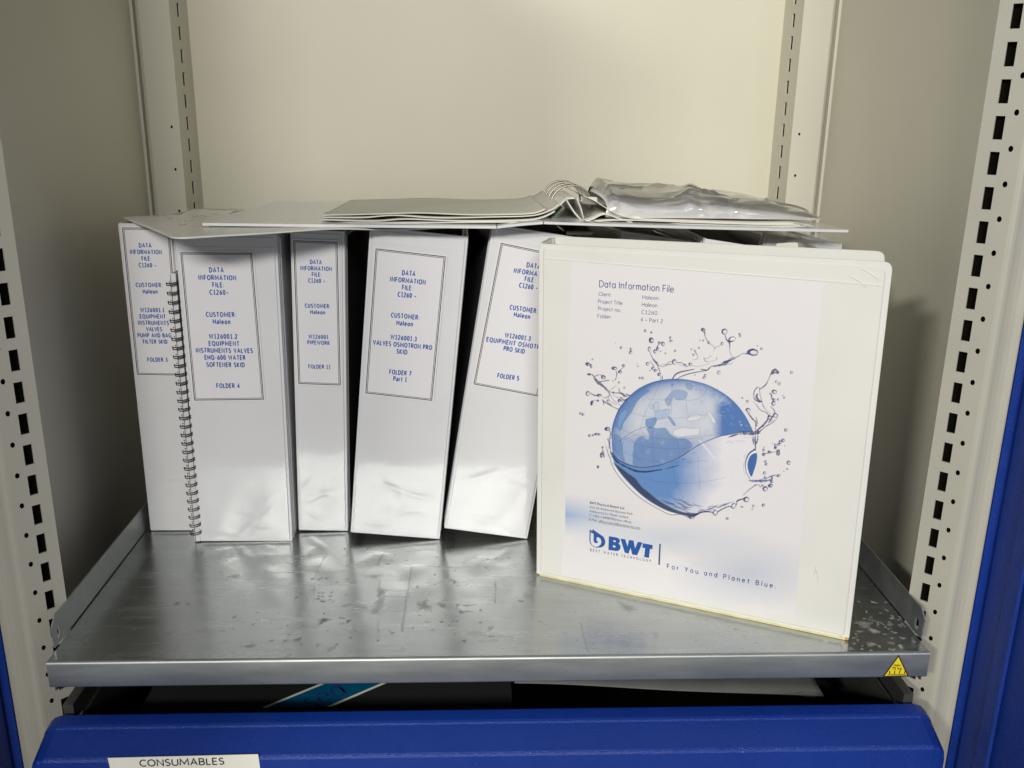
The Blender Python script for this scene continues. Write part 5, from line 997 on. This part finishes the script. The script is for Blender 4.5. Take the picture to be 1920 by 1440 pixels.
# pages and punched strips rising to the rings
obj('pocket_strip', rib(((985, 415), (1010, 410), (1030, 400), (1050, 384), (1062, 373)), .165, .30, .0008, .0006, 8, 11), M['paper_grey'], ob, True)
obj('pocket_strip', rib(((1062, 373), (1072, 388), (1082, 402), (1094, 416)), .165, .32, .0016, .0004, 8, 12), M['paper_grey'], ob, True)
obj('pocket_strip', rib(((1082, 372), (1090, 392), (1095, 414)), .175, .30, .0012, .0004, 8, 13), M['paper_grey'], ob, True)
obj('pocket_strip', rib(((1052, 378), (1060, 372), (1080, 371), (1088, 376)), .20, .33, .0012, .0003, 8, 17), M['paper_grey'], ob, True)
obj('pocket_strip', rib(((1093, 415), (1110, 411), (1128, 402), (1142, 402), (1160, 409), (1186, 416)), .160, .33, .0009, .0004, 8, 14), M['paper_grey'], ob, True)
obj('divider_tab', rib(((1030, 409), (1042, 401), (1055, 388)), .172, .21, .0012, 0, 4, 15), M['green'], ob, True)
obj('index_tab', slab([(.0860, .3270), (.1010, .3265), (.1005, .3335), (.0865, .3340)], .228, .2285, lambda u, v, d: (u, d, v)), M['paper'], ob)
for k, pts in enumerate((((1098, 418), (1160, 418), (1300, 421), (1440, 425), (1528, 424)), ((1098, 416), (1170, 413), (1300, 417), (1420, 420), (1520, 421)), ((1096, 368), (1118, 378), (1140, 392), (1165, 404), (1200, 410), (1300, 414), (1420, 418), (1500, 418)))):
    obj('page', rib(pts, .152+.006*k, .40, .0006, .0005, 12, 30+k), M['paper_grey' if k < 2 else 'paper'], ob, True)
# ring mechanism
obj('ring_plate', join(box(.066, .090, .17, .40, .3055, .3080)), M['chrome'], ob)
for k in range(4):
    y = .245+k*.036; pts = []
    for a in range(0, 360, 10):
        an = math.radians(a); c_, s_ = math.cos(an), math.sin(an)
        pts.append((.0775+.0205*c_*(1 if c_ > 0 else 1.0), y+.002*s_, .3235+.0195*s_+(y-.245)*SL))
    obj('ring', tube(pts, .00095, 8, True), M['chrome'], ob, True)

# clear pouch of papers on the right half
po = thing('plastic_pouch', 'crumpled clear plastic pouch of papers lying on the right side of the open binder', 'plastic pouch')
rp = random.Random(5); WV = [(rp.uniform(20, 90), rp.uniform(10, 60), rp.random()*6.28, rp.uniform(.3, 1)) for _ in range(12)]
CR = [(rp.uniform(.105, .30), rp.uniform(.17, .30), rp.uniform(-.5, 1.3), rp.uniform(.010, .045), rp.uniform(.0018, .0032), rp.uniform(.0012, .0028)) for _ in range(22)]
def hgt(x):
    t = (x-.098)/.212; t = min(max(t, 0), 1)
    return (.0300*(1-t)**.58*(1-.12*math.sin(t*7))+.002)*min(1, (t/.05)**.5+.12)
def pouch(scale, amp, low=0.0):
    def f(u, v):
        x = .1+(u-.0)*.208 if True else 0
        x = .1015+u*.2075; h = hgt(x)*scale
        a = math.pi*v; y0 = .170+.018*u; y1 = .335-.02*u
        yc = (y0+y1)/2; yr = (y1-y0)/2*(scale**.2)
        y = yc-yr*math.copysign(abs(math.cos(a))**1.0, math.cos(a)); s = math.sin(a)**.5
        wv = .55*sum(m_*math.sin(f1*x*1.3+f2*y+p_+2*math.sin(f2*x*.7)) for f1, f2, p_, m_ in WV)/4
        rg_ = abs(math.sin(38*x+55*y+1.5*math.sin(60*x)))**6*.6
        z = .3195-(x-.1)*.012+low+h*s*(.80+.20*math.sin(v*3.14*1))+amp*(wv-.35*rg_)*min(1, 6*min(u, 1-u)+.2)*(s+.1)
        if amp > .002:
            for (cx, cy, ca, cl, cw, ch) in CR:
                px_ = (x-cx)*math.cos(ca)+(y-cy)*math.sin(ca); py_ = -(x-cx)*math.sin(ca)+(y-cy)*math.cos(ca)
                if abs(px_) < cl and abs(py_) < cw*3 and v < .6: z += min(1, (.6-v)*6)* ch*max(0, 1-abs(py_)/cw)*(1-(px_/cl)**2)
        # folded crumple half way along
        z += .0045*math.exp(-((x-.196-.2*(y-.25))/.008)**2)*s*amp/.0022
        return (x+.002*math.sin(9*v+4*u), y+amp*1.2*wv, z+(y-.25)*SL*.7)
    return f
obj('paper_bundle', grid(pouch(.80, .0012, -.0008), 90, 60), M['page_white'], po, True)
obj('clear_film', grid(pouch(1.0, .0022), 260, 150), M['film'], po, True)

# loose sheets in a wallet, sticking out over the two left binders
ls = thing('handwritten_sheets', 'grey wallet of handwritten sheets jutting out over the two left binders', 'papers')
P0 = Vector((-.358, .236)); P1 = Vector((-.252, .056)); e1 = (P1-P0); e2 = Vector((.254, .150))
def shf(lift=0.0, k=1.0):
    def f(u, v):     # u along the long side, v from back corner to front corner
        p = P0+e1*v+e2*u
        z = .3135+lift+(p.y-.135)*-.030+.0018*math.sin(u*5+1)*v - .004*(v**3)*(1-u)*.4+.0028*math.exp(-((u-.45)/.16)**2)*v**3
        return (p.x, p.y, z)
    return f
def rounded(f):   # pull the corners in to a small radius
    def g(u, v):
        r = .045
        for cu, cv in ((0, 1), (0, 0)):
            a, b = abs(u-cu), abs(v-cv)
            if a < r and b < r*1.4:
                dd = math.hypot((r-a)/r, (r*1.4-b)/(r*1.4))
                if dd > 1:
                    s = 1/dd; a2 = r-(r-a)*s; b2 = r*1.4-(r*1.4-b)*s; u = cu+(a2 if cu == 0 else -a2); v = cv-(b2) if cv == 1 else cv+b2
        return f(u, v)
    return g
obj('sheet', solid_grid(rounded(shf(0)), 70, 50, .0013), M['paper_grey'], ls, True)
sh2 = shf(.0008)
scr = []
for k in range(26):
    u = rnd.uniform(.05, .55); v = rnd.uniform(.1, .8) if k > 8 else rnd.uniform(.05, .25); L = rnd.uniform(.012, .045); pts = []
    for i in range(9): pts.append(Vector(sh2(u+L*i/8*1.2, v-L*i/8*.6+.006*math.sin(i*2.3+k)))+Vector((0, 0, .0002)))
    scr.append(tube(pts, .00035, 4))
obj('handwriting', join(*scr), M['ink_faint'], ls)
ls2 = thing('loose_sheet', 'thin grey sheet lying flat behind the handwritten wallet', 'papers')
obj('sheet', solid_grid(lambda u, v: (-.310+u*.046, .19+v*.120, .3090+v*.0012+.0004*math.sin(u*7)), 20, 12, .0008), M['paper_grey'], ls2, True)

for o in list(bpy.data.objects):
    if o.users_collection == () and o.type == 'EMPTY': bpy.data.objects.remove(o)
